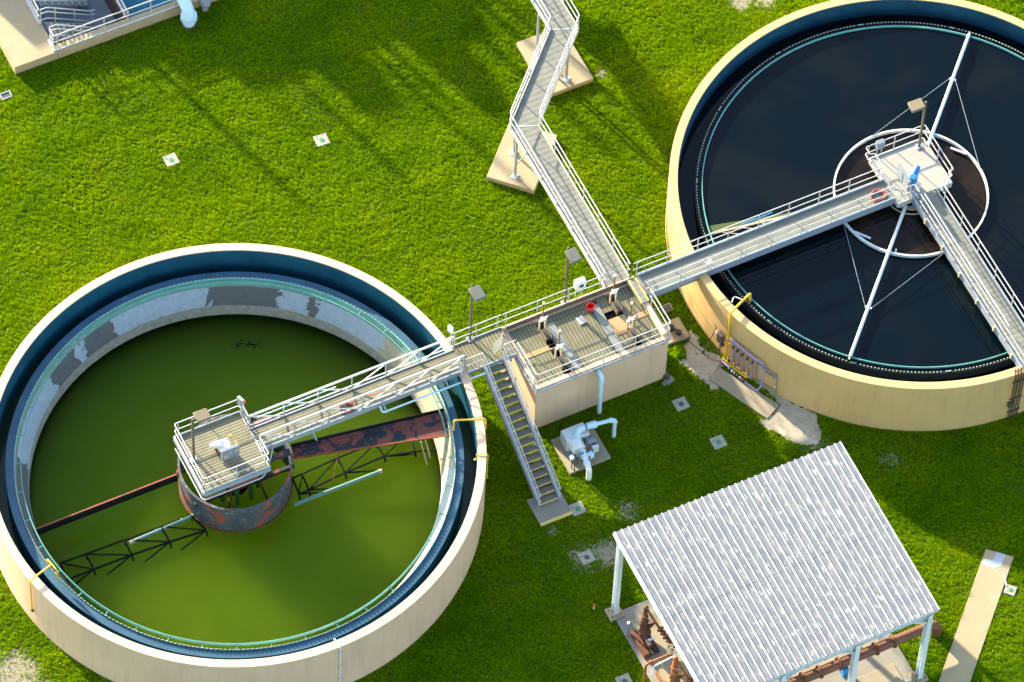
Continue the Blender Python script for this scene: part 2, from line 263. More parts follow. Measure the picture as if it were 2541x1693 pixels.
# ---------------------------------------------------------------- mesh helpers
ORG = {}
class MB:
    """collects solids in world metres; build() links them as ONE mesh object"""
    def __init__(s): s.v = []; s.f = []
    def add(s, vs, fs):
        o = len(s.v); s.v += [tuple(v) for v in vs]; s.f += [tuple(i+o for i in f) for f in fs]; return s
    def hexa(s, p):                                    # 8 points: bottom ring, top ring
        return s.add(p, ((3, 2, 1, 0), (4, 5, 6, 7), (0, 1, 5, 4), (1, 2, 6, 5), (2, 3, 7, 6), (3, 0, 4, 7)))
    def box(s, x0, x1, y0, y1, z0, z1):
        return s.hexa(((x0, y0, z0), (x1, y0, z0), (x1, y1, z0), (x0, y1, z0), (x0, y0, z1), (x1, y0, z1), (x1, y1, z1), (x0, y1, z1)))
    def obox(s, c, d, rz=0.0):                         # centre, full dims, turn about z
        ca_, sa = math.cos(rz), math.sin(rz); p = []
        for z in (-.5, .5):
            for x, y in ((-.5, -.5), (.5, -.5), (.5, .5), (-.5, .5)):
                X, Y = x*d[0], y*d[1]; p.append((c[0]+X*ca_-Y*sa, c[1]+X*sa+Y*ca_, c[2]+z*d[2]))
        return s.hexa(p)
    def prism(s, poly, z0, z1):
        n = len(poly); b = [(x, y, z0) for x, y in poly]; t = [(x, y, z1) for x, y in poly]
        return s.add(b+t, [tuple(range(n-1, -1, -1)), tuple(range(n, 2*n))] + [(i, (i+1) % n, n+(i+1) % n, n+i) for i in range(n)])
    def bar(s, a, b, wd, ht, up=(0, 0, 1)):            # rectangular bar from a to b
        a, b = Vector(a), Vector(b); d = (b-a).normalized(); u = Vector(up)
        if abs(d.dot(u)) > .97: u = Vector((0, 1, 0))
        x = d.cross(u).normalized()*(wd/2); y = x.cross(d).normalized()*(ht/2)
        return s.hexa([a-x-y, a+x-y, b+x-y, b-x-y, a-x+y, a+x+y, b+x+y, b-x+y])
    def tube(s, pts, r, n=8, closed=False, bend=0.0, seg=4):
        P = [Vector(p) for p in pts]
        if bend and len(P) > 2:
            Q = [] if closed else [P[0]]
            idx = range(len(P)) if closed else range(1, len(P)-1)
            for i in idx:
                p, q, t = P[i-1], P[i], P[(i+1) % len(P)]
                e = min(bend, (p-q).length*.45, (t-q).length*.45); a = q+(p-q).normalized()*e; c = q+(t-q).normalized()*e
                for k in range(seg+1):
                    u = k/seg; Q.append(a*(1-u)**2+q*2*u*(1-u)+c*u*u)
            if not closed: Q.append(P[-1])
            P = Q
        m = len(P); rings = []; x = None
        rr = r if isinstance(r, (list, tuple)) else [r]*m
        for i in range(m):
            if closed: t = (P[(i+1) % m]-P[i-1])
            else: t = P[min(i+1, m-1)]-P[max(i-1, 0)]
            t.normalize()
            if x is None:
                x = t.cross(Vector((0, 0, 1)));
                if x.length < .05: x = t.cross(Vector((0, 1, 0)))
            x = (x-t*x.dot(t)).normalized(); y = t.cross(x)
            rings.append([P[i]+(x*math.cos(2*PI*k/n)+y*math.sin(2*PI*k/n))*rr[i] for k in range(n)])
        vs = [v for g in rings for v in g]; fs = []
        for i in range(m if closed else m-1):
            j = (i+1) % m
            for k in range(n): fs.append((i*n+k, i*n+(k+1) % n, j*n+(k+1) % n, j*n+k))
        if not closed: fs += [tuple(range(n-1, -1, -1)), tuple(range((m-1)*n, m*n))]
        return s.add(vs, fs)
    def cyl(s, a, b, r, n=12, r2=None): return s.tube((a, b), [r, r if r2 is None else r2], n)
    def lathe(s, c, prof, n=96, closed=True, a0=0.0, a1=2*PI):   # profile of (radius, z); closed loop profile makes a solid ring
        full = abs(a1-a0-2*PI) < 1e-6; m = len(prof); N = n if full else n+1; vs = []
        for i in range(N):
            a = a0+(a1-a0)*i/n; vs += [(c[0]+r*math.cos(a), c[1]+r*math.sin(a), z) for r, z in prof]
        fs = []
        for i in range(n):
            j = (i+1) % N
            for k in range(m if closed else m-1):
                l = (k+1) % m; fs.append((i*m+k, j*m+k, j*m+l, i*m+l))
        if not full and closed: fs += [tuple(range(m)), tuple(range((N-1)*m+m-1, (N-1)*m-1, -1))]
        return s.add(vs, fs)
    def disc(s, c, r, z, n=96, r0=None):
        if r0 is None: return s.add([(c[0]+r*math.cos(2*PI*i/n), c[1]+r*math.sin(2*PI*i/n), z) for i in range(n)], [tuple(range(n))])
        return s.lathe(c, ((r0, z), (r, z)), n, closed=False)
    def ball(s, c, r, n=12, m=7, sc=(1, 1, 1)):
        vs = []; fs = []
        for i in range(m+1):
            t = PI*i/m
            vs += [(c[0]+sc[0]*r*math.sin(t)*math.cos(2*PI*k/n), c[1]+sc[1]*r*math.sin(t)*math.sin(2*PI*k/n), c[2]+sc[2]*r*math.cos(t)) for k in range(n)]
        for i in range(m):
            for k in range(n): fs.append((i*n+k, (i+1)*n+k, (i+1)*n+(k+1) % n, i*n+(k+1) % n))
        return s.add(vs, fs)
    def build(s, name, mat, parent=None, org=None, smooth=True, bevel=0.0):
        me = bpy.data.meshes.new(name)
        o_ = Vector(org) if org is not None else (ORG[parent.name] if parent is not None else Vector((0, 0, 0)))
        me.from_pydata([(x-o_.x, y-o_.y, z-o_.z) for x, y, z in s.v], [], s.f)
        bm = bmesh.new(); bm.from_mesh(me); bmesh.ops.recalc_face_normals(bm, faces=bm.faces); bm.to_mesh(me); bm.free()
        if smooth:
            me.polygons.foreach_set('use_smooth', [True]*len(me.polygons)); me.set_sharp_from_angle(angle=R_(40))
        me.materials.append(MT[mat]); o = bpy.data.objects.new(name, me); COL.objects.link(o)
        if parent is not None: o.parent = parent
        else: o.location = o_
        ORG[o.name] = o_
        if bevel:
            b = o.modifiers.new('edge', 'BEVEL'); b.width = bevel; b.segments = 2; b.limit_method = 'ANGLE'; b.angle_limit = R_(40)
        return o
def tag(o, label, cat, group=None):
    o['label'] = label; o['category'] = cat
    if group: o['group'] = group
    return o
def thing(name, label, cat, loc, group=None):
    o = bpy.data.objects.new(name, None); COL.objects.link(o); o.location = loc; o.empty_display_size = .3
    ORG[o.name] = Vector(loc); return tag(o, label, cat, group)
def kind(o, k): o['kind'] = k; return o
def children(o): return list(o.children)
def copy_thing(o, loc, label, rz=0.0, group=None):
    c = o.copy(); COL.objects.link(c); c.location = loc; c.rotation_euler = (0, 0, rz); c['label'] = label
    if group: c['group'] = group
    for ch in children(o):
        d = ch.copy(); COL.objects.link(d); d.parent = c
        for g in children(ch):
            e = g.copy(); COL.objects.link(e); e.parent = d
    return c

def railing(name, parent, path, h=1.08, mid=.56, spacing=1.6, r=.024, closed=False, mat='alu', base=0.0, skip_ends=False, toe=0.0, toe_mat='alu', bend=.12):
    """a top and a middle rail along path (at deck level); posts are sub-parts"""
    P = [Vector(p) for p in path]
    m = MB()
    m.tube([p+Vector((0, 0, h)) for p in P], r, 8, closed, bend)
    m.tube([p+Vector((0, 0, mid)) for p in P], r*.9, 8, closed, bend)
    ra = m.build(name, mat, parent)
    pts = []
    segs = list(zip(P, P[1:]+([P[0]] if closed else [])))[:None if closed else len(P)-1]
    for k, (a, b) in enumerate(segs):
        L = (b-a).length; n = max(1, round(L/spacing))
        if L < .5: continue
        e = min(.18, L*.2)
        for i in range(n+1):
            t = (e+(L-2*e)*i/n)/L; q = a.lerp(b, t)
            if all((q-z).length > .45 for z in pts): pts.append(q)
    for q in pts:
        MB().cyl(q+Vector((0, 0, base)), q+Vector((0, 0, h)), r*.95, 8).build('post', mat, ra)
    if toe:
        t = MB()
        for a, b in segs: t.bar(a+Vector((0, 0, toe/2)), b+Vector((0, 0, toe/2)), .014, toe)
        t.build('toe_board', toe_mat, parent)
    return ra
def pol(c, r, deg, z=None):
    a = R_(deg); p = (c[0]+r*math.cos(a), c[1]+r*math.sin(a)); return p if z is None else (*p, z)

C1 = (-17.48, 0.0); C2 = (17.48, 0.0); RW = 11.43; RI = 11.03; HW = 3.59

# ================================================================ THE SETTING
# polygons that carry no grass
NOGRASS_C = [(C1, RW+.02), (C2, RW+.02)]
GRAV_A = [(5.62, -.75), (5.72, -1.34), (5.55, -1.75), (5.72, -2.2), (6.05, -2.62), (6.30, -2.95), (5.9, -3.3), (5.25, -3.75), (5.32, -4.35), (4.97, -4.25), (4.9, -3.72), (4.66, -3.25), (4.5, -2.62), (4.22, -2.2), (4.72, -2.18), (4.84, -1.5), (5.35, -1.3), (5.42, -.85)]
GRAV_B = [(6.5, -6.75), (6.2, -6.6), (6.18, -7.1), (6.6, -7.55), (7.0, -8.3), (7.5, -8.85), (8.1, -9.0), (8.5, -8.6), (8.6, -8.0), (8.75, -7.55), (8.3, -6.9), (7.9, -6.2), (7.62, -5.75), (7.35, -5.3), (7.2, -4.6), (6.95, -4.05), (6.55, -3.35), (6.35, -3.35), (6.85, -4.4), (7.35, -5.6), (7.48, -6.33), (7.0, -6.6)]
SLAB_M = [(5.81, -3.27), (5.10, -3.70), (6.54, -6.78), (7.42, -6.34)]
PATH = [(12.36, -17.32), (13.33, -18.24), (4.2, -27.3), (3.25, -26.35)]
PAD_A = [(5.45, 14.05), (7.9, 14.05), (7.9, 17.55), (5.45, 17.55)]
PAD_B = [(.64, 10.97), (2.34, 9.27), (4.8, 11.75), (3.1, 13.45)]
PAD_STAIR = [(-5.6, -7.62), (-3.97, -7.62), (-3.97, -6.1), (-5.6, -6.1)]
PAD_PUMP = [(-3.15, -5.66), (-1.03, -5.66), (-1.03, -3.62), (-3.15, -3.62)]
PAD_R = [(4.2, -1.2), (5.34, -1.2), (5.34, -.02), (4.2, -.02)]
SLAB_S = [(-4.75, -23.6), (6.28, -23.6), (6.28, -13.2), (-4.75, -13.2)]
PAD_NW = [(-5.07, -13.53), (-4.37, -13.53), (-4.37, -12.87), (-5.07, -12.87)]
BOXR = [(-3.55, -2.72), (3.27, -2.72), (3.27, .95), (-3.55, .95)]
STRUCT = [(-17.26, 26.12), (2, 26.12), (2, 44), (-17.26, 44)]
MH = [(-12.52, 18.35, 'green', 'square concrete cover with green lid on the lawn nearest the light blue pipe'),
      (-5.50, 16.40, 'green', 'square concrete cover with green lid on the sunny lawn left of the zigzag walkway'),
      (3.28, -4.34, 'dark', 'pale square cover with dark round lid just right of the valve chamber front wall'),
      (3.90, -6.95, 'green', 'square cover with green lid in shade between the gravel patch and the canopy roof'),
      (-3.65, -7.45, 'green', 'square cover with green lid touching the yellow edged pad at the stair foot'),
      (-4.43, -9.97, 'dark', 'square cover with dark lid among pale bare soil left of the canopy roof corner'),
      (-5.80, -16.55, 'dark', 'square cover with dark lid beside the rusty pumps at the bottom edge'),
      (12.33, -19.72, 'green', 'small cover with bright green lid tucked against the diagonal concrete path')]
MHP = [[(x-.33, y-.33), (x+.33, y-.33), (x+.33, y+.33), (x-.33, y+.33)] for x, y, _, _ in MH] + [[(-18.42, 24.97), (-17.91, 24.97), (-17.91, 25.33), (-18.42, 25.33)]]
NOGRASS_P = [GRAV_A, GRAV_B, SLAB_M, PATH, PAD_A, PAD_B, PAD_STAIR, PAD_PUMP, PAD_R, SLAB_S, PAD_NW, BOXR, STRUCT] + MHP
BARE = [(-4.5, -9.9, 1.5, .42), (-3.4, -10.2, 1.3, .5), (-4.9, -11.4, 1.4, .25), (-1.5, -8.5, 1.0, .42), (-5.2, -8.0, .5, .45), (10.8, -11.2, .9, .4), (9.6, -11.6, .8, .2),
        (-30.6, -4.6, 1.9, .55), (-31.5, -2.5, 1.6, .35), (-29.9, -6.0, 1.6, .45), (16.6, 15.4, .8, .6), (17.8, 15.0, .9, .55), (8.5, 14.35, .45, .5), (-21.5, 13.8, .7, .3), (-21.6, 15.3, .6, .28),
        (10.2, -10.9, .4, .35), (2.0, -3.64, .35, .3), (2.5, -2.9, .3, .3), (5.6, -2.4, 1.4, .34), (7.8, -8.9, 1.3, .4), (6.0, -5.8, .7, .2), (-3.6, -16.8, 3.0, .1), (3.3, -2.5, .5, .5), (-14, 10.5, 1.0, .15), (-2.0, 13.8, .6, .2), (9.0, 7.2, .4, .35), (7.6, 9.1, .3, .35)]
def bare_at(x, y):
    b = np.zeros_like(x)
    for bx, by, r, s in BARE: b = np.maximum(b, s*np.exp(-(((x-bx)**2+(y-by)**2)/(r*r))))
    return b
def inside(x, y, poly):
    c = np.zeros(x.shape, bool); n = len(poly)
    for i in range(n):
        (x1, y1), (x2, y2) = poly[i], poly[(i+1) % n]
        with np.errstate(divide='ignore', invalid='ignore'):
            c ^= ((y1 > y) != (y2 > y)) & (x < (x2-x1)*(y-y1)/((y2-y1) if y2 != y1 else 1e-9)+x1)
    return c
def vnoise(x, y, s, seed):
    g = np.random.default_rng(seed).random((256, 256)); X, Y = x/s, y/s
    i, j = np.floor(X).astype(int), np.floor(Y).astype(int); u, v = X-i, Y-j; u = u*u*(3-2*u); v = v*v*(3-2*v)
    G = lambda a, b: g[a % 256, b % 256]
    return G(i, j)*(1-u)*(1-v)+G(i+1, j)*u*(1-v)+G(i, j+1)*(1-u)*v+G(i+1, j+1)*u*v

# ground: one sheet, fine near the plant, reaching to the horizon
ax = np.concatenate((-np.geomspace(3000, 36, 14), np.arange(-35, 35.01, .25), np.geomspace(36, 3000, 14)))
gx, gy = np.meshgrid(ax, ax, indexing='ij'); n_ = len(ax)
# (the sheet is cut away inside both tanks and the sunken basin)
me = bpy.data.meshes.new('ground'); me.vertices.add(n_*n_)
near = (np.abs(gx) < 34) & (np.abs(gy) < 34)
gz = np.where(near, (vnoise(gx, gy, 1.7, 3)-.5)*.03, 0)
me.vertices.foreach_set('co', np.stack((gx, gy, gz), -1).ravel())
ii, jj = np.meshgrid(np.arange(n_-1), np.arange(n_-1), indexing='ij')
q = np.stack((ii*n_+jj, (ii+1)*n_+jj, (ii+1)*n_+jj+1, ii*n_+jj+1), -1).reshape(-1, 4)
gxf, gyf = gx.ravel(), gy.ravel()
cut = (np.hypot(gxf+17.48, gyf) < 11.25) | (np.hypot(gxf-17.48, gyf) < 11.25) | ((gxf > -16.5) & (gxf < 3.5) & (gyf > 26.4) & (gyf < 43.5))
q = q[~cut[q].any(1)]
me.loops.add(q.size); me.loops.foreach_set('vertex_index', q.ravel()); me.polygons.add(len(q)); me.polygons.foreach_set('loop_start', np.arange(0, q.size, 4))
me.update(); me.validate()
at_ = me.attributes.new('bare', 'FLOAT', 'POINT'); at_.data.foreach_set('value', bare_at(gx, gy).ravel())
me.materials.append(MT['ground']); gnd = bpy.data.objects.new('ground', me); COL.objects.link(gnd); kind(gnd, 'structure')

def gravel_sheet(poly, name):
    n = 160; pts = []                                   # ragged outline, domed a little
    L = [Vector((*p, 0)) for p in poly]; L.append(L[0]); d = [0]
    for a, b in zip(L, L[1:]): d.append(d[-1]+(b-a).length)
    for k in range(n):
        t = d[-1]*k/n; i = max(i for i in range(len(d)-1) if d[i] <= t); p = L[i].lerp(L[i+1], (t-d[i])/(d[i+1]-d[i]))
        pts.append((p.x+random.uniform(-.07, .07), p.y+random.uniform(-.07, .07)))
    return kind(MB().prism(pts, -.02, .022).build(name, 'gravel', smooth=False), 'structure')
gravel_sheet(GRAV_A, 'gravel'); gravel_sheet(GRAV_B, 'gravel')

def grass(n):
    # candidates over the part of the lawn the picture can show, with a margin
    x = rng.uniform(-44, 44, n); y = rng.uniform(-40, 40, n)
    rx, ry, rz = x-M.translation.x, y-M.translation.y, -M.translation.z
    wz = rx*FW.x+ry*FW.y+rz*FW.z; sx = (rx*RT.x+ry*RT.y+rz*RT.z)/wz*13860; sy = (rx*UP.x+ry*UP.y+rz*UP.z)/wz*13860
    far = np.maximum(np.abs(sx)-1320, np.abs(sy)-900)/420    # thins out gradually beyond the frame
    k = far < rng.random(n); x, y = x[k], y[k]
    keep = np.ones(len(x), bool)
    for c, r in NOGRASS_C: keep &= np.hypot(x-c[0], y-c[1]) > r
    jx, jy = x+rng.normal(0, .05, len(x)), y+rng.normal(0, .05, len(x))
    for i, p in enumerate(NOGRASS_P):
        keep &= ~inside(jx if i < 2 else x+(jx-x)*.55, jy if i < 2 else y+(jy-y)*.55, p)
    b = bare_at(x, y); pat = .55*vnoise(x, y, .28, 5)+.45*vnoise(x, y, .11, 6)
    keep &= (b*1.9 < pat+.12) | (rng.random(len(x)) < .10)
    x, y = x[keep], y[keep]; m = len(x)
    # each survivor is a tuft of six blades that fan outward
    lump = .5*vnoise(x, y, .30, 21)+.3*vnoise(x, y, .9, 22)+.2*vnoise(x, y, 3.5, 23)
    th = (.045+.10*lump)*rng.uniform(.7, 1.2, m); NB = 6
    x, y, th = np.repeat(x, NB), np.repeat(y, NB), np.repeat(th, NB); m = len(x)
    la = np.tile(np.arange(NB)*2*PI/NB, m//NB)+rng.uniform(0, 1.2, m); h = th*rng.uniform(.7, 1.1, m)
    wd = rng.uniform(.012, .022, m); a = la+PI/2+rng.normal(0, .4, m); lean = h*rng.uniform(.35, 1.15, m)
    x = x+np.cos(la)*.018; y = y+np.sin(la)*.018
    v = np.empty((m, 3, 3)); dx, dy = np.cos(a)*wd, np.sin(a)*wd
    v[:, 0] = np.stack((x-dx, y-dy, np.full(m, -.02)), -1); v[:, 1] = np.stack((x+dx, y+dy, np.full(m, -.02)), -1)
    v[:, 2] = np.stack((x+np.cos(la)*lean, y+np.sin(la)*lean, h), -1)
    me = bpy.data.meshes.new('grass'); me.vertices.add(3*m); me.vertices.foreach_set('co', v.ravel())
    me.loops.add(3*m); me.loops.foreach_set('vertex_index', np.arange(3*m)); me.polygons.add(m); me.polygons.foreach_set('loop_start', np.arange(0, 3*m, 3))
    me.update(); me.materials.append(MT['grass']); o = bpy.data.objects.new('grass', me); COL.objects.link(o)
    kind(o, 'stuff'); tag(o, 'short lawn grass growing between the tanks and pads', 'grass')
GRASS_N = 1330000
grass(GRASS_N)

kind(MB().prism(PATH, -.05, .06).build('path', 'conc_lit', bevel=.012), 'structure')

# ================================================================ LEFT TANK
T = thing('settling_tank', 'left round tank with pinkish beige wall holding bright green water', 'tank', (*C1, 0), 'round settling tanks')
rim = [(RI, 0), (RW, 0), (RW, HW-.015), (RW-.015, HW), (RI+.015, HW), (RI, HW-.015)]
MB().lathe(C1, rim, 180).build('wall', 'wall_pink', T)
MB().lathe(C1, [(RI-.025, .9), (RI-.002, .9), (RI-.002, HW-.05), (RI-.025, HW-.05)], 180).build('lining', 'lining', T)
MB().lathe(C1, [(10.05, .2), (10.43, .2), (10.43, 2.70), (10.05, 2.70)], 180).build('launder_wall', 'launder', T)
def weir(c, r, z0, z1, n, notch, th=.012):
    m = MB(); vs = []; N = n*2
    for i in range(N):
        a = 2*PI*i/N; zt = z1 if i % 2 else z1-notch
        for rr in (r-th/2, r+th/2): vs += [(c[0]+rr*math.cos(a), c[1]+rr*math.sin(a), z0), (c[0]+rr*math.cos(a), c[1]+rr*math.sin(a), zt)]
    fs = []
    for i in range(N):
        a, b = i*4, ((i+1) % N)*4
        fs += [(a, b, b+1, a+1), (a+2, a+3, b+3, b+2), (a+1, b+1, b+3, a+3)]
    return m.add(vs, fs)
weir(C1, 10.035, 2.62, 2.83, 310, .07).build('weir_plate', 'teeth', T, smooth=False)
MB().lathe(C1, [(10.005, 2.26), (10.028, 2.26), (10.028, 2.74), (10.005, 2.74)], 180).build('weir_backing', 'teal_face', T)
MB().lathe(C1, [(9.71, 2.62), (9.74, 2.62), (9.74, 2.79), (9.71, 2.79)], 180).build('scum_baffle', 'teal', T)
br = MB()
for k in range(40):
    b = MB().bar(pol(C1, 9.74, k*9+3, 2.70), pol(C1, 10.03, k*9+3, 2.70), .035, .05); b.build('baffle_bracket', 'teal', T)
MB().lathe(C1, [(9.99, 2.43), (9.95, 2.22), (9.43, 1.35), (9.43, -4.2), (10.04, -4.2), (10.04, 2.43)], 180).build('ledge', 'ledge', T)
MB().disc(C1, 11.0, -4.3).build('floor', 'void', T)
W1 = MB().lathe(C1, [(.01, -4.0), (9.425, -4.0), (9.425, .65), (.01, .65)], 128).build('water', 'water_green', org=(*C1, .6)); kind(W1, 'structure')
W1b = MB().lathe(C1, [(10.435, .95), (11.0, .95), (11.0, 1.6), (10.435, 1.6)], 160).build('water', 'water_channel', org=(*C1, 1.5)); kind(W1b, 'structure')

o = MB()
for k in range(46):
    a, b = random.gauss(0, .62), random.gauss(0, .045); c = (-13.9+a*.86+b, 6.85-a*.45+b*1.6); r0 = random.uniform(.02, .085)*math.exp(-a*a)
    o.prism([(c[0]+r0*(1.6 if q in (0, 3) else 1)*math.cos(q*PI/3+k)*random.uniform(.6, 1.3), c[1]+r0*math.sin(q*PI/3+k)*random.uniform(.5, 1)) for q in range(6)], .648, .656)
o = o.build('floating_scum', 'truss', org=(-13.9, 6.8, .65), smooth=False); tag(o, 'thin line of dark flecks floating on the green water near the far wall', 'scum'); kind(o, 'stuff')

# influent well, pier, arms: the machinery of the left tank
FW_ = thing('feed_well', 'black steel ring with peeling red paint standing in the green water', 'feed well', (*C1, .5))
MB().lathe(C1, [(2.52, .5), (2.55, .5), (2.55, 2.55), (2.63, 2.55), (2.63, 2.59), (2.52, 2.59)], 96).build('ring', 'well', FW_)
MB().lathe(C1, [(2.55, .66), (2.62, .66), (2.62, .74), (2.55, .74)], 96).build('bottom_flange', 'rust', FW_)
for s in (-1, 1):
    MB().bar((C1[0]-2.5, s*.95, 1.95), (C1[0]+2.5, s*.95, 1.95), .16, .22).build('cross_beam', 'darksteel', FW_)
P = thing('centre_pier', 'green stained pier of vertical pipes with faded red plate under the left platform', 'pier', (*C1, .3))
for k in range(9):
    a = k*40+10; MB().cyl(pol(C1, 1.02, a, .3), pol(C1, 1.02, a, 2.7), .10, 10).build('pipe', 'greenpipe', P)
MB().cyl((*C1, .3), (*C1, 3.0), .6, 20).build('core', 'truss', P)
MB().obox((C1[0]-.15, -.2, 2.86), (1.4, 2.2, .52)).build('drive_plate', 'redplate', P)
for sx in (-1, 1):
    MB().bar((C1[0]+sx*1.0, -1.35, .55), (C1[0]+sx*.6, -1.0, 2.7), .09, .09).build('brace', 'rust', P)
# skimmer arm to the west
A = thing('surface_skimmer', 'long dark beam with orange red top flange reaching left from the black ring', 'skimmer arm', (C1[0]-6, .92, 1.6))
MB().box(-27.02, -20.0, .84, .98, 1.44, 1.80).build('web', 'truss', A)
MB().box(-27.02, -20.0, .93, 1.0, 1.803, 1.83).build('top_flange', 'redtop', A)
MB().box(-27.15, -27.0, .6, 1.1, 1.35, 1.72).build('wiper', 'black', A)
# scum trough to the east: a wedge that widens outward
B = thing('scum_trough', 'wide dark wedge shaped trough with peeling red paint below the left bridge', 'scum trough', (-11, -.9, 1.9))
i0, i1, o0, o1 = (-14.62, .16, 1.78), (-14.72, -.38, 1.62), (-7.62, -1.42, 2.42), (-7.80, -2.60, 2.22)
def off(p, dz): return (p[0], p[1], p[2]+dz)
MB().hexa([off(i1, -.05), off(o1, -.05), off(o0, -.05), off(i0, -.05), i1, o1, o0, i0]).build('plate', 'darksteel', B)
MB().bar(off(i0, .06), off(o0, .10), .05, .24).build('back_lip', 'truss', B)
MB().bar(off(i1, -.04), off(o1, -.04), .04, .10).build('front_lip', 'redtop', B)
MB().bar(i1, i0, .05, .14).build('end_lip', 'rust', B)
MB().cyl((-12.6, -.8, 1.85), (-13.5, -1.9, .66), .018, 6).build('stay_rod', 'rust', B)
for q in ((-9.2, -2.3), (-8.9, -2.0)): MB().cyl((q[0], q[1], 2.1), (q[0]+.15, q[1]-.45, .6), .035, 6).build('leg', 'timber', B)
# submerged rake arms: zigzag trusses just clear of the surface
def rake(name, label, n0, s0, zn, zs, flip):
    r = thing(name, label, 'rake arm', (sum(p[0] for p in n0)/len(n0), -1.1, .7), 'rake trusses in the green water')
    m = MB(); N = [(x, y, zn) for x, y in n0]; S = [(x, y, zs) for x, y in s0]
    for a, b in zip(N, N[1:]): m.bar(a, b, .065, .065)
    for a, b in zip(S, S[1:]): m.bar(a, b, .075, .075)
    m.build('chord', 'truss', r)
    for k in range(min(len(N), len(S))):
        MB().bar(N[k], S[k], .075, .075).build('strut', 'truss', r)
        if flip and k+1 < len(S): MB().bar(N[k], S[k+1], .055, .055).build('diagonal', 'truss', r)
        if not flip and k+1 < len(N): MB().bar(S[k], N[k+1], .055, .055).build('diagonal', 'truss', r)
    for k in range(len(S)):
        a = S[k]; MB().bar(a, (a[0]-.05, a[1]-.32, .60), .085, .05).build('blade', 'truss', r)
        MB().bar((a[0], a[1], a[2]), (a[0]+(-1.45 if flip else 1.35), a[1]-.42, .64), .06, .05).build('brace', 'truss', r)
    for k in range(len(N)):
        a = N[k]; MB().bar(a, (a[0]-.05, a[1]-.30, .60), .06, .05).build('blade', 'truss', r)
    return r
rake('rake_arm', 'black zigzag truss in the green water left of the black ring', [(-26.45, -.55), (-25.22, -.6), (-23.33, -.65), (-21.52, -.7), (-20.05, -.72)], [(-26.5, -1.5), (-25.2, -1.5), (-23.34, -1.53), (-21.5, -1.62), (-19.75, -1.75)], .76, .78, True)
rake('rake_arm', 'black zigzag truss in the green water right of the black ring, under the red trough', [(-15.0, -.85), (-14.5, -.83), (-12.65, -.72), (-10.72, -.72), (-8.9, -.75)], [(-15.1, -1.75), (-14.6, -1.75), (-12.7, -1.6), (-10.68, -1.55), (-9.3, -1.9)], .76, .76, False)
for nm, a, b, lab in (('skimmer_pipe', (-15.55, -2.2, .78), (-11.28, -2.24, .80), 'pale teal pipe floating on green water right of the black ring'), ('skimmer_pipe', (-23.0, -.86, .70), (-19.0, -.70, .70), 'pale teal pipe half sunk beside the truss left of the black ring')):
    r = thing(nm, lab, 'pipe', a, 'teal pipes in the green tank')
    MB().cyl(a, b, .095, 14).build('tube', 'teal_pipe', r)
    e = Vector(b if nm and a[0] > -16 else a); d = Vector((1, 0, 0)) if a[0] > -16 else Vector((-1, 0, 0))
    MB().cyl(e, e+d*.16, .105, 14).build('end_cap', 'timber', r)
    for t in (.3, .62):
        c = Vector(a).lerp(Vector(b), t); MB().cyl(c-Vector((.03, 0, 0)), c+Vector((.03, 0, 0)), .112, 14).build('joint', 'teal', r)

# left bridge and platform
ZB = 3.76
Bg = thing('access_bridge', 'truss sided footbridge with plank deck running from the chamber to the left tank platform', 'footbridge', (-11.3, .05, 3.6), 'tank access bridges')
MB().box(-16.5, -6.15, -.52, .60, ZB-.05, ZB).build('deck', 'plank', Bg)
MB().box(-19.72, -16.5, -1.60, 1.66, ZB-.05, ZB).build('platform_deck', 'plank', Bg)
for y in (-.56, .64): MB().box(-16.5, -6.15, y-.035, y+.035, 3.46, 3.80).build('girder', 'galv', Bg)
for y in (-1.64, 1.70): MB().box(-19.76, -16.46, y-.035, y+.035, 3.52, 3.80).build('platform_edge_beam', 'galv', Bg)
for x in (-19.76, -16.46): MB().box(x-.03, x+.03, -1.6, 1.66, 3.52, 3.80).build('platform_edge_beam', 'galv', Bg)
for y in (-1.0, 1.0): MB().box(-19.6, -15.2, y-.1, y+.1, 3.2, 3.5).build('support_beam', 'darksteel', Bg)
for y in (-.53, .61):
    m = MB(); m.bar((-16.46, y, 4.90), (-6.2, y, 4.90), .085, .085); m.bar((-16.46, y, 4.12), (-6.2, y, 4.12), .06, .04)
    xs = [-16.46+i*10.26/6 for i in range(7)]
    for i in range(6):
        a, b = ((xs[i], 4.86), (xs[i+1], 3.8)) if i < 3 else ((xs[i], 3.8), (xs[i+1], 4.86))
        m.bar((a[0], y, a[1]), (b[0], y, b[1]), .055, .055)
    tr = m.build('side_truss', 'alu', Bg, smooth=False)
    for x in xs: MB().bar((x, y, 3.6), (x, y, 4.9), .055, .055).build('post', 'galv', tr, smooth=False)
MB().cyl((-16.1, .50, 4.72), (-12.2, .50, 4.72), .03, 8).build('conduit', 'lightblue', Bg)
for x in (-13.9, -10.35, -7.2):
    o = MB(); o.tube(((x, -.58, 3.8), (x+.05, -1.0, 3.42), (x, -.58, 3.42)), .03, 6); o.build('pipe_hanger', 'galv', Bg)
MB().tube(((-10.5, -.62, 3.6), (-10.5, -.92, 3.45), (-5.3, -.95, 3.45)), .045, 8, bend=.12).build('water_pipe', 'lightblue', Bg)
railing('guard_rail', Bg, ((-16.5, .62, ZB), (-16.5, 1.66, ZB), (-19.72, 1.66, ZB), (-19.72, -1.60, ZB), (-16.5, -1.60, ZB), (-16.5, -.55, ZB)), 1.12, .58, 1.5, .029, toe=.12)
MB().tube(((-19.86, 1.3, 3.42), (-19.86, -1.78, 3.42), (-16.85, -1.78, 3.42), (-16.1, -.95, 3.5), (-15.9, -.66, 3.6)), .032, 8, bend=.22).build('drain_pipe', 'alu', Bg)
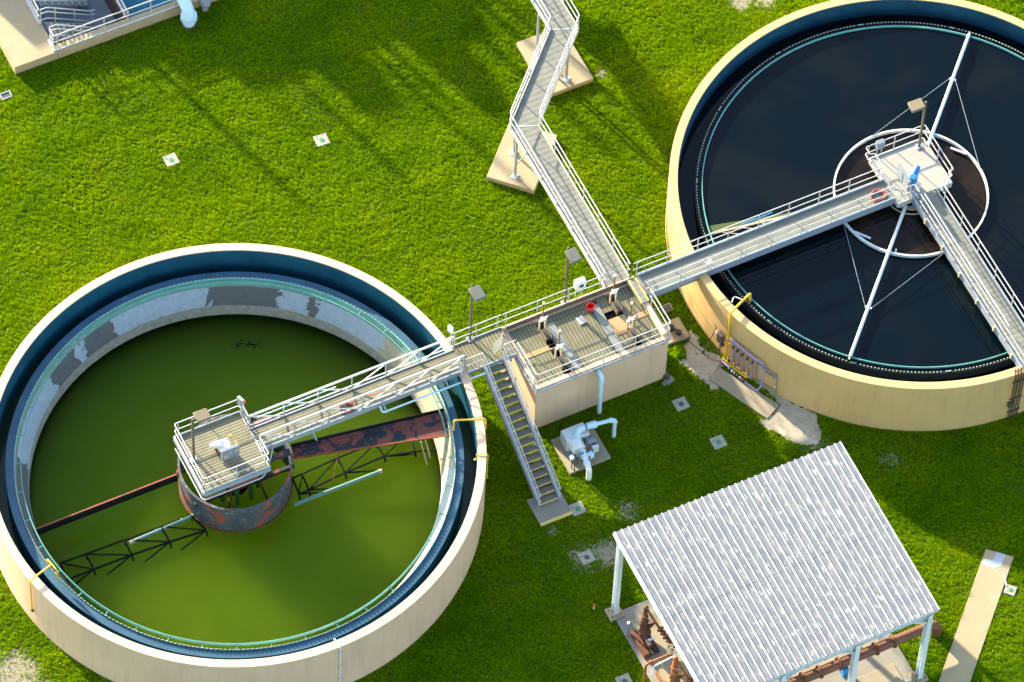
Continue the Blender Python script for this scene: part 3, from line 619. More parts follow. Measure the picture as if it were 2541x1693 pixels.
# bent notch rail beside the bridge mouth
MB().tube(((-16.62, -.75, ZB+1.1), (-16.75, -.75, ZB+1.1), (-16.75, -1.35, ZB+1.1), (-16.62, -1.35, ZB+1.1)), .03, 8, bend=.08).build('grab_bar', 'alu', Bg)
# drive unit
D = thing('drive_unit', 'white motor with grey panel box and yellow cable on the left platform', 'motor', (-18.0, .1, ZB))
MB().box(-18.38, -17.50, -.60, -.44, ZB+.32, ZB+1.02).build('panel_box', 'panel_grey', D, bevel=.02)
m = MB()
for x, y, ww, hh in ((-18.28, .55, .2, .28), (-18.02, .8, .16, .18), (-17.7, .78, .24, .2)): m.box(x-ww/2+.07, x+ww/2+.07, -.612, -.598, ZB+y-hh/2, ZB+y+hh/2)
m.build('panel_display', 'pad_small', D)
for x in (-18.3, -17.58): MB().bar((x, -.52, ZB), (x, -.52, ZB+.34), .06, .06).build('panel_leg', 'galv', D)
MB().cyl((-17.95, .15, ZB), (-17.95, .15, ZB+.4), .3, 20).build('gearbox', 'white_pipe', D)
MB().cyl((-18.35, .35, ZB+.32), (-18.05, .1, ZB+.62), .16, 16).cyl((-18.46, .44, ZB+.22), (-18.35, .35, ZB+.32), .11, 14).build('motor', 'white_pipe', D)
MB().ball((-17.75, .25, ZB+.55), .09).build('cable_gland', 'white_pipe', D)
MB().tube(((-17.75, .28, ZB+.55), (-17.55, .3, ZB+.8), (-17.42, .1, ZB+.72), (-17.5, -.3, ZB+.6)), .022, 6, bend=.12).build('cable', 'yellow', D)
MB().box(-18.35, -18.05, -.1, .3, ZB+.002, ZB+.12).build('base', 'rust', D)
t = thing('switch_cabinet', 'grey switch cabinet with orange beacon at the corner of the left platform', 'cabinet', (-16.55, 1.45, ZB))
MB().obox((-16.5, 1.48, ZB+1.15), (.16, .34, .55), .3).build('case', 'galv', t, bevel=.015)
MB().bar((-16.5, 1.40, ZB), (-16.5, 1.40, ZB+1.0), .05, .05).build('stand', 'galv', t)
MB().obox((-16.48, 1.12, ZB+.78), (.14, .2, .3), .3).build('junction_box', 'panel_grey', t, bevel=.01)
MB().ball((-16.4, 1.30, ZB+1.36), .065).build('beacon', 'orange_marker', t)
MB().tube(((-16.42, 1.0, ZB+.7), (-16.3, .85, ZB+.4), (-16.5, .8, ZB+.1)), .02, 6, bend=.1).build('cable', 'alu', t)
def coil(name, label, c, r, n=4):
    o = thing(name, label, 'hose', c, 'red hoses coiled on the bridges')
    for k in range(n):
        pts = []; rr = r*random.uniform(.7, 1.05); ox, oy = random.uniform(-.06, .06), random.uniform(-.06, .06)
        for i in range(26):
            a = 2*PI*i/26; q = rr*(1+.08*math.sin(3*a+k)); pts.append((c[0]+ox+q*math.cos(a), c[1]+oy+q*.8*math.sin(a), c[2]+.03+.028*k+.015*math.sin(5*a)))
        MB().tube(pts, .027, 6, True).build('loop', 'hose', o)
    return o
h = coil('garden_hose', 'red hose coiled on the plank deck of the left truss bridge', (-12.0, -.18, ZB), .33)
MB().tube(((-11.72, -.1, ZB+.05), (-11.2, .05, ZB+.35), (-10.8, -.3, ZB+.5), (-10.2, -.42, ZB+.55)), .02, 6, bend=.3).build('free_end', 'hose', h)
Ld = thing('tank_ladder', 'narrow metal ladder hanging inside the rim of the left tank by the bridge', 'ladder', (-6.4, -.55, 1.2))
for y in (-.80, -.42): MB().bar((-6.42, y, 1.3), (-6.42, y, 4.85), .05, .07).build('stile', 'galv', Ld)
for k in range(13): MB().cyl((-6.42, -.80, 1.45+.27*k), (-6.42, -.42, 1.45+.27*k), .018, 6).build('rung', 'galv', Ld)

# ================================================================ RIGHT TANK
T = thing('settling_tank', 'right round tank with yellowish tan wall holding dark still water', 'tank', (*C2, 0), 'round settling tanks')
MB().lathe(C2, rim, 180).build('wall', 'wall_tan', T)
MB().lathe(C2, [(RI-.025, 1.2), (RI-.002, 1.2), (RI-.002, HW-.04), (RI-.025, HW-.04)], 180).build('lining', 'lining_dark', T)
MB().lathe(C2, [(10.11, .2), (10.17, .2), (10.17, 2.96), (10.11, 2.96)], 180).build('launder_wall', 'void', T)
m = MB()
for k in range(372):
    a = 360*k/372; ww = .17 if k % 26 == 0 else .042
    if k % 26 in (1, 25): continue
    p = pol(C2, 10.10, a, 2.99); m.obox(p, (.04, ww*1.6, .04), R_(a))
m.build('weir_glint_tabs', 'teeth', T)  # small tabs stand for glints in the weir notches; long ones are brackets
MB().lathe(C2, [(9.83, 2.6), (9.87, 2.6), (9.87, 3.05), (9.83, 3.05)], 180).build('scum_baffle', 'teal', T)
MB().disc(C2, 11.0, .08).build('floor', 'void', T)
W2 = MB().lathe(C2, [(.01, 2.2), (10.112, 2.2), (10.112, 2.93), (.01, 2.93)], 128).build('water', 'water_ring', org=(*C2, 2.9)); kind(W2, 'structure')
W2b = MB().lathe(C2, [(10.165, 1.2), (11.0, 1.2), (11.0, 2.40), (10.165, 2.40)], 160).build('water', 'water_dark', org=(*C2, 2.3)); kind(W2b, 'structure')

Rg = thing('feed_well', 'pale ring baffle floating in the dark water around the right platform', 'feed well', (*C2, 2.9))
MB().lathe(C2, [(3.60, 2.5), (3.66, 2.5), (3.66, 3.08), (3.68, 3.08), (3.68, 3.12), (3.59, 3.12), (3.59, 3.08), (3.60, 3.08)], 110).build('ring', 'teeth_white', Rg)
for a, d in ((14, 1), (194, 1)):
    p = pol(C2, 3.58, a, 3.06); q = pol(C2, 3.32, a+d*13, 3.04); MB().bar(p, q, .10, .05).build('deflector', 'teeth_white', Rg)
MB().lathe(C2, [(.75, 2.5), (.95, 2.5), (.95, 3.02), (.75, 3.02)], 40).lathe(C2, [(1.15, 2.5), (1.2, 2.5), (1.2, 2.99), (1.15, 2.99)], 40).build('drive_cage', 'timber', Rg)
MB().cyl((*C2, 2.4), (*C2, 3.5), .45, 20).build('pier', 'conc_grey', Rg)
Ar = thing('surface_skimmer', 'long white pipe arm with guy wires crossing the dark water', 'skimmer arm', (*C2, 3.0))
ux, uy = math.cos(R_(45.2)), math.sin(R_(45.2))
for s, nm in ((1, 'arm'), (-1, 'arm')):
    e = (C2[0]+s*9.88*ux, C2[1]+s*9.88*uy, 3.10); a0 = (C2[0]+s*.9*ux, C2[1]+s*.9*uy, 3.16)
    ar = MB().tube((a0, e), .082, 12).build('arm', 'steel_white', Ar)
    MB().cyl(e, (e[0]+s*.16*ux, e[1]+s*.16*uy, 3.06), .05, 8).build('tip', 'timber', ar)
    b = Vector((C2[0]+s*7.0*ux, C2[1]+s*7.0*uy, 3.13)); nrm = Vector((-uy, ux, 0))
    MB().bar(b-nrm*.16, b+nrm*.16, .1, .06).build('bracket', 'steel_white', ar)
    for t, ang in ((1, 45.2+48 if s > 0 else 45.2+180-48+0), (-1, 45.2-48 if s > 0 else 45.2+180+48)):
        pr = pol(C2, 3.62, ang, 3.14); sg = t if s > 0 else t
        MB().cyl(b+nrm*(.15*sg), pr, .015, 6).build('guy_wire', 'panel_grey', Ar)
    p = pol(C2, 3.62, 45.2+(0 if s > 0 else 180)+5, 3.1); MB().cyl(p, off(p, .32), .03, 8).build('stub_post', 'steel_white', Ar)
S2 = thing('scum_trough', 'algae covered wedge trough just above the dark water beside the right bridge', 'scum trough', (9.9, 1.9, 2.9))
MB().hexa([(7.9, 1.90, 2.93), (12.2, 1.20, 2.93), (12.1, 1.36, 2.93), (8.0, 2.36, 2.93), (7.9, 1.90, 2.97), (12.2, 1.20, 2.97), (12.1, 1.36, 2.97), (8.0, 2.36, 2.97)]).build('plate', 'algae', S2)
MB().bar((7.85, 1.92, 2.95), (12.2, 1.22, 2.95), .10, .09).build('front_lip', 'timber', S2)
for k in range(4):
    x = 8.4+k*.95; MB().cyl((x, 1.75-k*.15, 2.96), (x+.6, 1.2-k*.1, 3.2), .02, 6).build('stay_rod', 'timber', S2)

ZD = 3.62
def girder(p, mb, y0, y1): pass
B2 = thing('access_bridge', 'straight footbridge with channel girders from the chamber to the right tank platform', 'footbridge', (10, .3, 3.5), 'tank access bridges')
MB().box(3.30, 16.42, -.24, .80, ZD-.05, ZD).build('deck', 'walkdeck', B2)
for y in (-.29, .85): 
    g = MB().box(3.45, 16.42, y-.03, y+.03, 3.27, 3.74)
    g.box(3.45, 16.42, y-.075 if y < 0 else y+.031, y-.031 if y < 0 else y+.075, 3.27, 3.31); g.box(3.45, 16.42, y-.075 if y < 0 else y+.031, y-.031 if y < 0 else y+.075, 3.70, 3.74)
    g.build('girder', 'galv', B2)
MB().box(16.42, 19.22, -.62, 2.16, ZD-.06, ZD+.002).build('platform_deck', 'deckplate', B2)
for a, b in (((16.38, 2.2), (19.26, 2.2)), ((19.26, 2.2), (19.26, -.66)), ((19.26, -.66), (18.42, -.66)), ((16.38, 2.2), (16.38, .9)), ((16.38, -.33), (16.38, -.66)), ((16.38, -.66), (17.2, -.66))): MB().bar((*a, 3.52), (*b, 3.52), .06, .34).build('platform_edge_beam', 'alu', B2)
railing('guard_rail', B2, ((3.2, .88, ZD), (16.33, .88, ZD), (16.33, 1.75, ZD), (16.10, 1.75, ZD), (16.10, 2.22, ZD), (19.26, 2.22, ZD), (19.26, -.64, ZD), (18.95, -.64, ZD), (18.95, -.95, ZD), (18.42, -.95, ZD), (18.42, -1.2, ZD)), 1.09, .57, 1.67, .026)
railing('guard_rail', B2, ((3.3, -.30, ZD), (16.33, -.30, ZD), (16.36, -.62, ZD), (17.18, -.62, ZD), (17.18, -1.1, ZD)), 1.09, .57, 1.67, .026)
MB().cyl((8.75, .80, ZD+1.0), (10.4, .80, ZD+1.0), .035, 8).build('blue_sleeve', 'blue', B2)
B3 = thing('access_bridge', 'footbridge with channel girders leaving the right platform toward the lower right edge', 'footbridge', (17.8, -8, 3.5), 'tank access bridges')
MB().box(17.26, 18.34, -16.5, -.64, ZD-.05, ZD-.004).build('deck', 'walkdeck', B3)
for x in (17.20, 18.40): MB().box(x-.03, x+.03, -16.5, -.70, 3.25, 3.74).build('girder', 'galv', B3)
for x in (17.18, 18.42): railing('guard_rail', B3, ((x, -1.25, ZD), (x, -16.4, ZD)), 1.09, .57, 1.67, .026)
MB().cyl((17.34, -1.3, ZD+1.12), (17.34, -9.5, ZD+1.12), .035, 8).build('conduit', 'alu', B3)
for k in range(7): MB().obox((17.13, -2.0-k*1.67, 3.5), (.1, .12, .3)).build('cleat', 'timber', B3)
for x in (17.2, 18.4): MB().bar((x, -16.2, 0), (x, -16.2, 3.3), .15, .15).build('leg', 'galv', B3)
D = thing('drive_unit', 'blue motor behind an upright grey panel on the right platform', 'motor', (17.5, .3, ZD))
MB().cyl((17.48, .02, ZD), (17.48, .02, ZD+.25), .28, 18).build('gearbox', 'panel_grey', D)
MB().cyl((17.46, .06, ZD+.46), (17.86, .38, ZD+.56), .19, 16).cyl((17.86, .38, ZD+.56), (18.0, .50, ZD+.60), .15, 14).build('motor', 'blue', D)
MB().obox((17.58, .0, ZD+.62), (.2, .24, .16), .6).build('terminal_box', 'blue', D, bevel=.02)
MB().cyl((17.3, .25, ZD+.5), (17.42, .12, ZD+.5), .12, 14).cyl((17.62, -.22, ZD+.02), (17.62, -.22, ZD+.3), .17, 16).build('coupling', 'steel_white', D)
MB().cyl((17.48, .02, ZD+.25), (17.48, .02, ZD+.72), .16, 14).build('reducer', 'blue', D)
MB().cyl((17.62, -.12, ZD+.3), (17.62, -.2, ZD+.3), .1, 12).build('fan_cover', 'white_pipe', D)
pn = MB().box(17.0, 17.10, -.46, .70, ZD+.26, ZD+1.16).build('panel', 'panel_grey', D, bevel=.01)
MB().box(16.97, 16.998, -.38, .08, ZD+.36, ZD+1.06).box(16.97, 16.998, .16, .62, ZD+.36, ZD+1.06).build('panel_door', 'galv', pn)
for y in (-.36, .56): MB().bar((17.06, y, ZD), (17.06, y, ZD+.3), .05, .05).build('panel_leg', 'galv', D)
MB().tube(((17.14, -.45, ZD+.4), (17.14, -.75, ZD+.1), (17.14, -.75, 3.0)), .025, 6).tube(((17.22, -.45, ZD+.4), (17.22, -.78, ZD+.1), (17.22, -.78, 3.0)), .025, 6).build('conduit', 'galv', D)
t = thing('junction_box', 'grey box on the rail at the far left corner of the right platform', 'electrical box', (16.75, 2.2, ZD))
MB().box(16.66, 17.06, 2.06, 2.30, ZD+.72, ZD+1.18).build('case', 'panel_grey', t, bevel=.015)
for x in (16.74, 16.98): MB().bar((x, 2.18, ZD), (x, 2.18, ZD+.72), .035, .035).build('stand', 'galv', t)
coil('garden_hose', 'red hose coiled at the platform end of the right channel girder bridge', (15.72, .12, ZD), .38, 5)
t = thing('life_ring', 'small white life ring hung on the near rail of the right bridge', 'life ring', (6.5, -.36, 4.5))
o = MB(); pts = [(6.5+.13*math.cos(2*PI*i/20), -.37, 4.45+.13*math.sin(2*PI*i/20)) for i in range(20)]; o.tube(pts, .045, 8, True); o.build('ring', 'white_pipe', t)
MB().cyl((6.5, -.36, 3.7), (6.5, -.36, 4.32), .02, 6).build('hook', 'galv', t)

# ================================================================ VALVE CHAMBER
V = thing('valve_chamber', 'beige concrete valve chamber with railed grating top between the two tanks', 'concrete chamber', (-.14, -.9, 0))
X0, X1, Y0, Y1, ZC = -3.55, 3.27, -2.72, .95, 3.36
wm = MB(); wm.box(X0, X1, Y0, Y0+.22, 0, ZC); wm.box(X0, X0+.22, Y0+.22, Y1-.22, 0, ZC); wm.box(X1-.22, X1, Y0+.22, Y1-.22, 0, 3.52); wm.box(X0, X1, Y1-.22, Y1-.09, 0, 3.3); wm.box(X0, X1, Y1-.09, Y1, 0, 3.60)
wm.build('wall', 'wall_box', V, bevel=.015)
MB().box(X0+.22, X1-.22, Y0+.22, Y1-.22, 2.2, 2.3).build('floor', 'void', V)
dz0, dz1 = 3.27, 3.31
for a, b, c, d in ((-3.33, -1.98, -2.5, -.98), (-3.33, -1.98, -.72, .73), (-1.64, .72, -2.5, .40), (-1.64, .95, .42, .73), (1.16, 1.66, -2.5, -1.62), (2.02, 3.05, -2.5, -1.15), (2.02, 3.05, -.85, .73), (1.16, 1.66, -.2, .73)):
    MB().box(a, b, c, d, dz0, dz1).build('grating_panel', 'grate', V)
MB().box(X0+.22, X1-.22, Y1-.112, Y1-.092, 3.28, 3.585).build('shade_strip', 'rusty_brown', V)  # added dark strip: shaded brown of the wall face in the colour, with rust
for a, b, c, d in ((-3.33, -1.64, -.97, -.73), (2.02, 3.05, -1.14, -.86), (1.16, 2.0, -1.58, -.62), (-1.97, -1.65, -.9, -.75)):
    MB().box(a, b, c, d, 3.0, 3.33).build('divider_wall', 'tan_stain', V)
MB().hexa([(-1.60, .35, 3.33), (-1.18, .35, 3.33), (-1.05, -2.45, 3.33), (-1.45, -2.45, 3.33), (-1.60, .35, 3.36), (-1.18, .35, 3.36), (-1.05, -2.45, 3.36), (-1.45, -2.45, 3.36)]).build('cover_plate', 'plate', V)
MB().box(.74, 1.14, -2.48, .38, 3.33, 3.36).build('cover_plate', 'plate', V)
MB().obox((.03, -.12, 3.355), (.34, .42, .02), .1).build('small_plate', 'alu', V)
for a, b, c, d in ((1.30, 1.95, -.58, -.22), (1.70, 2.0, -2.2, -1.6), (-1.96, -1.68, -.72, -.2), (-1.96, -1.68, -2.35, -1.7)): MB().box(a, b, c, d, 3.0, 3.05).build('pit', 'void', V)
railing('guard_rail', V, ((X0, Y1-.05, 3.60), (1.68, Y1-.05, 3.60)), 1.08, .56, 1.9, .026)
railing('guard_rail', V, ((X0-.03, -.72, ZC), (X0-.03, Y0-.03, ZC), (X1+.03, Y0-.03, ZC), (X1+.03, -.66, ZC)), 1.27, .72, 1.75, .026)
MB().tube(((X0-.07, -.5, 3.30), (X0-.07, Y0-.08, 3.30), (X1+.08, Y0-.08, 3.30), (X1+.08, -.7, 3.30)), .045, 10, bend=.15).build('base_pipe', 'galv', V)
for k in range(5):
    x = X0+.5+k*1.5; MB().box(x-.05, x+.05, Y0-.09, Y0-.001, 3.12, 3.26).build('pipe_bracket', 'galv', V)
MB().box(2.86, 3.3, -.60, .80, 3.54, 3.60).build('bridge_step', 'walkdeck', V)
for x in (2.95, 3.28): MB().box(x-.03, x+.03, -.6, .8, 3.602, 3.625).build('step_nosing', 'yellow_edge', V)
# sluice gates: copies of one
def gate():
    g = thing('sluice_gate', '', 'sluice gate', (0, 0, 3.31), 'rising stem sluice gates on the chamber')
    MB().cyl((0, 0, 4.33), (0, 0, 5.42), .036, 10).build('stem', 'rust_orange', g)
    MB().cyl((0, 0, 5.42), (0, 0, 5.54), .052, 10).build('cap', 'white_pipe', g)
    MB().obox((0, 0, 4.20), (.15, .15, .18)).cyl((.05, -.03, 4.2), (.24, -.03, 4.28), .035, 8).obox((0, 0, 4.08), (.34, .10, .06)).build('gearbox', 'white_pipe', g)
    for x in (-.15, .15): MB().obox((x, 0, 3.70), (.06, .10, .78)).build('frame', 'timber', g)
    MB().box(-.09, .09, -.66, -.10, 3.315, 3.50).build('slide', 'lid_dark', g)
    for x in (-.14, .14): MB().box(x-.025, x+.025, -.72, -.06, 3.315, 3.60).build('guide', 'rusty_brown', g)
    return g
G0 = gate(); G0.location = (-1.82, .20, 3.31)
G0['label'] = 'rising stem gate on the chamber top, left one of the pair along the back rail'
copy_thing(G0, (-1.82, -1.48, 3.31), 'rising stem gate on the chamber top nearest the front rail and the stairs')
copy_thing(G0, (1.84, .20, 3.31), 'rising stem gate beside the black square opening and the zigzag walkway end')
copy_thing(G0, (1.85, -1.50, 3.31), 'rising stem gate at the front right of the chamber near the right tank')
t = thing('bucket', 'bright red plastic bucket standing on the chamber top', 'bucket', (.68, .22, 3.32))
MB().lathe((.68, .22), [(.02, 3.325), (.13, 3.325), (.175, 3.66), (.19, 3.66), (.19, 3.69), (.16, 3.69), (.12, 3.35), (.02, 3.35)], 24).build('body', 'red', t)
MB().tube([(.68+.18*math.cos(a), .22-.1*math.sin(a)-.08, 3.66-.1*math.sin(a)) for a in (0, .6, 1.2, 1.8, 2.4, PI)], .009, 6).build('handle', 'galv', t)
t = thing('control_box', 'white control box with round window on a stand at the chamber back rail', 'electrical box', (.45, .95, 3.6))
MB().box(.18, .70, .80, 1.08, 4.42, 4.98).build('case', 'white_pipe', t, bevel=.025)
MB().cyl((.46, .80, 4.68), (.46, .785, 4.68), .12, 16).build('window', 'lid_dark', t)
for x in (.28, .60): MB().bar((x, .98, 3.6), (x, .98, 4.42), .04, .04).build('stand', 'galv', t)
# lamp posts: two heights, copies
def lamp(h, rz, loc, label, head='lamp_grey'):
    g = thing('lamp_post', label, 'lamp post', loc, 'square bronze lamp posts on the bridges and chamber'); z = loc[2]; x, y = loc[0], loc[1]
    d = Vector((math.cos(rz), math.sin(rz), 0)); n = Vector((-d.y, d.x, 0)); b = Vector(loc)
    MB().obox((x, y, z+h/2), (.105, .105, h), rz).build('pole', 'bronze', g, bevel=.008)
    MB().obox((x, y, z+.03), (.3, .3, .05), rz).build('base_plate', 'galv', g)
    MB().bar(b+Vector((0, 0, h-.1)), b+d*.30+Vector((0, 0, h-.05)), .06, .06).build('arm', 'lamp_grey', g)
    hd = MB(); c = b+d*.48+Vector((0, 0, h-.10)); p = []
    for zz, s in ((-.11, .92), (.10, 1.0)):
        for u, v in ((-.34, -.28), (.34, -.28), (.34, .28), (-.34, .28)): p.append(c+d*u*s+n*v*s+Vector((0, 0, zz-u*.10)))
    hd.hexa(p).build('lamp_head', head, g, bevel=.02)
    return g
lamp(4.55, R_(-88), (-.26, 1.0, 3.45), 'tall lamp post with flat grey head rising from the chamber back rail')
lamp(4.45, R_(-86), (-5.16, .98, 3.55), 'tall lamp post with flat grey head beside the stair landing')
lamp(3.60, R_(176), (18.86, 1.86, ZD), 'lamp post with taupe head standing on the right platform', 'lamp')
lamp(3.38, R_(2), (-19.42, .22, ZB), 'lamp post with flat taupe head standing on the left platform', 'lamp')
for x in (-.26, -5.16): pass

# ================================================================ STAIR AND LANDING
St = thing('metal_stair', 'straight metal stair with yellow nosed treads down from the chamber landing', 'stairs', (-4.75, -3.7, 0))
MB().box(-6.14, -3.57, -.62, .92, 3.50, 3.56).build('landing', 'grate', St)
for y in (-.65, .95): MB().box(-6.14, -3.57, y-.03, y+.03, 3.34, 3.62).build('landing_beam', 'galv', St)
y0, y1, zt, zb_ = -.72, -6.72, 3.54, .14
n = 17
for k in range(n):
    y = y0+(y1-y0)*(k+.5)/n; z = zt-(zt-zb_)*(k+1)/(n+1)
    tr = MB().box(-5.20, -4.30, y-.14, y+.19, z-.04, z).build('tread', 'tread', St)
    MB().box(-5.20, -4.30, y-.175, y-.142, z-.045, z+.006).build('nosing', 'yellow_edge', tr)
sl = (zt-zb_)/(y0-y1)
for x in (-5.26, -4.24):
    MB().hexa([(x-.03, y0+.1, 3.25), (x+.03, y0+.1, 3.25), (x+.03, y1, .02), (x-.03, y1, .02), (x-.03, y0+.1, 3.62), (x+.03, y0+.1, 3.62), (x+.03, y1, .34), (x-.03, y1, .34)]).build('stringer', 'galv', St)
    MB().obox((x, y1+.05, .16), (.16, .2, .08)).build('foot', 'galv', St)
    rl = MB()
    for hgt in (1.0, .55, .30): rl.tube(((x, y0+.12, 3.62+hgt), (x, y1-.12, .22+hgt)), .026, 8)
    r_ = rl.build('handrail', 'alu', St)
    for k in range(6):
        y = y0-.05+(y1-y0+.1)*k/5; z = zt+(y-y0)*sl; MB().cyl((x, y, z-.1), (x, y, z+1.06), .024, 8).build('post', 'alu', r_)
railing('guard_rail', St, ((-6.15, .92, 3.56), (-3.6, .92, 3.56)), 1.1, .56, 1.3, .028)
railing('guard_rail', St, ((-6.12, -.62, 3.56), (-5.28, -.62, 3.56)), 1.1, .56, .8, .028)
railing('guard_rail', St, ((-4.22, -.62, 3.56), (-3.6, -.62, 3.56)), 1.1, .56, .6, .028)
MB().bar((-3.9, -.75, 3.56), (-3.9, -.75, 3.30), .1, .1).bar((-5.9, .5, 0), (-5.9, .5, 3.4), .1, .1).bar((-5.9, -.4, 0), (-5.9, -.4, 3.4), .1, .1).build('leg', 'galv', St)
t = thing('stair_gate', 'small white slatted self closing gate at the head of the stair', 'gate', (-4.25, -.3, 3.56))
m = MB()
for k in range(5): m.bar((-4.62, -.34, 3.75+.2*k), (-4.06, -.1, 3.75+.2*k), .02, .04)
m.build('slats', 'alu', t)
MB().bar((-4.06, -.1, 3.56), (-4.06, -.1, 4.75), .05, .05).build('hinge_post', 'alu', t)
t = thing('electrical_switch', 'white switch box on the corner post of the left truss bridge by the landing', 'electrical box', (-6.2, 1.0, 3.56))
MB().obox((-6.16, 1.02, 4.95), (.14, .26, .42), .35).build('case', 'white_pipe', t, bevel=.015)
MB().bar((-6.16, .94, 3.56), (-6.16, .94, 4.8), .05, .05).build('stand', 'galv', t)
t = thing('concrete_pad', 'grey landing pad with yellow painted front edge at the stair foot', 'concrete pad', (-4.78, -6.86, 0), 'concrete pads on the lawn')
MB().box(-5.6, -3.97, -7.58, -6.1, -.05, .12).build('slab', 'conc_grey', t, bevel=.012)
MB().box(-5.6, -3.97, -7.62, -7.584, -.05, .122).box(-5.6, -3.97, -7.584, -7.50, .121, .126).build('painted_edge', 'yellow_edge', t)

# ================================================================ ELEVATED ZIGZAG WALKWAY
Wk = thing('elevated_walkway', 'zigzag aluminium walkway on steel legs running from the chamber to the top edge', 'walkway', (3.5, 10, 3.5))
LW = [(1.84, .97), (1.84, 11.02), (6.12, 15.36), (6.12, 27)]; RWk = [(3.0, .97), (3.0, 10.54), (7.28, 14.88), (7.28, 27)]
for k in range(3):
    MB().prism([RWk[k], RWk[k+1], LW[k+1], LW[k]], 3.555, 3.60).build('deck', 'walkdeck', Wk)
for k in (1, 2):
    MB().bar((*LW[k], 3.607), (*RWk[k], 3.607), .05, .012).build('seam_strip', 'alu', Wk)
for L in (LW, RWk):
    s = 1 if L is RWk else -1
    P_ = [(x+s*.04, y-s*(.02 if i in (1, 2) else 0), 3.6) for i, (x, y) in enumerate(L)]
    g = MB()
    for a, b in zip(P_, P_[1:]): g.bar((a[0], a[1], 3.55), (b[0], b[1], 3.55), .05, .32)
    g.build('side_channel', 'alu', Wk)
    railing('guard_rail', Wk, [(p[0]+s*.02, p[1], 3.6) for p in P_], 1.09, .57, 1.6, .028, bend=.16)
for (x, y), zb0 in (((1.88, 10.42), .3), ((2.43, 11.66), .3), ((3.0, 10.2), .3), ((3.5, 11.3), .3), ((6.66, 14.55), .3), ((6.05, 16.55), .3), ((7.3, 16.3), .3), ((6.2, 15.2), .3), ((6.1, 24), 0), ((7.3, 24), 0)):
    lg = MB().obox((x, y, (zb0+3.42)/2), (.10, .10, 3.42-zb0)).build('leg', 'galv', Wk)
    MB().obox((x, y, zb0+.02), (.34, .30, .035), .6).obox((x, y, zb0+.09), (.2, .18, .1), .6).build('base_plate', 'steel_white', lg)
MB().bar((1.88, 10.42, 1.2), (2.95, 10.2, 2.9), .05, .05).bar((6.66, 14.55, 1.3), (6.1, 15.6, 2.9), .05, .05).build('cross_brace', 'galv', Wk)
for nm, poly, lab in (('concrete_pad', PAD_A, 'thick beige footing under the upper bend of the zigzag walkway'), ('concrete_pad', PAD_B, 'thick beige diagonal footing under the lower bend of the zigzag walkway')):
    cx_, cy_ = sum(p[0] for p in poly)/4, sum(p[1] for p in poly)/4
    o = MB().prism(poly, -.05, .30).build(nm, 'conc_lit', org=(cx_, cy_, 0), bevel=.02); tag(o, lab, 'concrete pad', 'concrete pads on the lawn')

# ================================================================ PUMP SET BY THE CHAMBER
o = MB().prism(PAD_PUMP, -.05, .15).build('concrete_pad', 'conc', org=(-2.1, -4.6, 0), bevel=.015); tag(o, 'square pad carrying the white pump set below the chamber front wall', 'concrete pad', 'concrete pads on the lawn')
Pu = thing('pump_set', 'white pump set with thick piping on the pad below the chamber front wall', 'pump', (-2.1, -4.6, .15))
MB().hexa([(-2.78, -4.62, .15), (-1.62, -4.62, .15), (-1.62, -3.80, .15), (-2.78, -3.80, .15), (-2.78, -4.55, 1.02), (-1.62, -4.55, 1.02), (-1.62, -3.85, 1.02), (-2.78, -3.85, 1.02)]).build('housing', 'steel_white', Pu, bevel=.03)
MB().cyl((-2.38, -4.55, .74), (-2.38, -5.0, .74), .34, 24).cyl((-2.38, -5.0, .74), (-2.38, -5.06, .74), .24, 20).build('volute', 'white_pipe', Pu)
MB().tube(((-2.25, -4.4, .85), (-2.1, -4.32, 1.28), (-1.75, -4.36, 1.40), (-1.4, -4.42, 1.42)), .155, 14, bend=.15).build('discharge_elbow', 'lightblue', Pu)
MB().cyl((-1.78, -4.36, 1.40), (-1.73, -4.37, 1.40), .185, 16).build('gasket', 'black', Pu)
MB().cyl((-1.52, -4.40, 1.41), (-1.24, -4.45, 1.42), .175, 16).build('coupling', 'lightblue', Pu)
MB().tube(((-1.3, -4.44, 1.42), (-.36, -4.60, 1.45), (-.36, -4.62, 0.0)), .095, 12, bend=.18).build('outlet_pipe', 'lightblue', Pu)
MB().cyl((-.62, -4.556, 1.445), (-.50, -4.576, 1.447), .125, 14).cyl((-.36, -4.62, 1.22), (-.36, -4.62, 1.30), .12, 14).build('flange', 'lightblue', Pu)
MB().cyl((-1.95, -4.75, .72), (-1.50, -4.78, .72), .20, 18).cyl((-1.50, -4.78, .72), (-1.42, -4.79, .72), .13, 14).build('motor', 'panel_grey', Pu)
MB().box(-1.75, -1.45, -5.22, -5.05, .3, .75).build('terminal_box', 'steel_white', Pu, bevel=.015)
MB().tube(((-2.0, -4.6, .98), (-1.98, -4.75, 1.0), (-1.92, -4.95, .95), (-1.86, -5.1, .8)), .022, 6).tube(((-1.7, -5.02, .78), (-1.5, -5.05, .78)), .03, 6).build('hose', 'black', Pu)
MB().tube(((-2.3, -5.02, .72), (-2.32, -5.45, .78), (-2.42, -5.98, .80), (-2.43, -6.17, .7), (-2.44, -6.19, 0.0)), .135, 14, bend=.12).build('suction_pipe', 'white_pipe', Pu)
for a, b, r in (((-2.3, -5.15, .74), (-2.31, -5.22, .75), .2), ((-2.32, -5.42, .78), (-2.33, -5.5, .78), .2), ((-2.39, -5.80, .79), (-2.40, -5.87, .8), .18)):
    MB().cyl(a, b, r, 16).build('flange', 'lightblue', Pu)
MB().obox((-1.98, -5.42, .62), (.24, .3, .24), .2).cyl((-2.2, -5.4, .75), (-1.86, -5.46, .72), .07, 10).build('check_valve', 'lightblue', Pu, bevel=.02)
MB().box(-2.85, -2.05, -5.12, -4.6, .15, .3).build('base_frame', 'panel_grey', Pu)
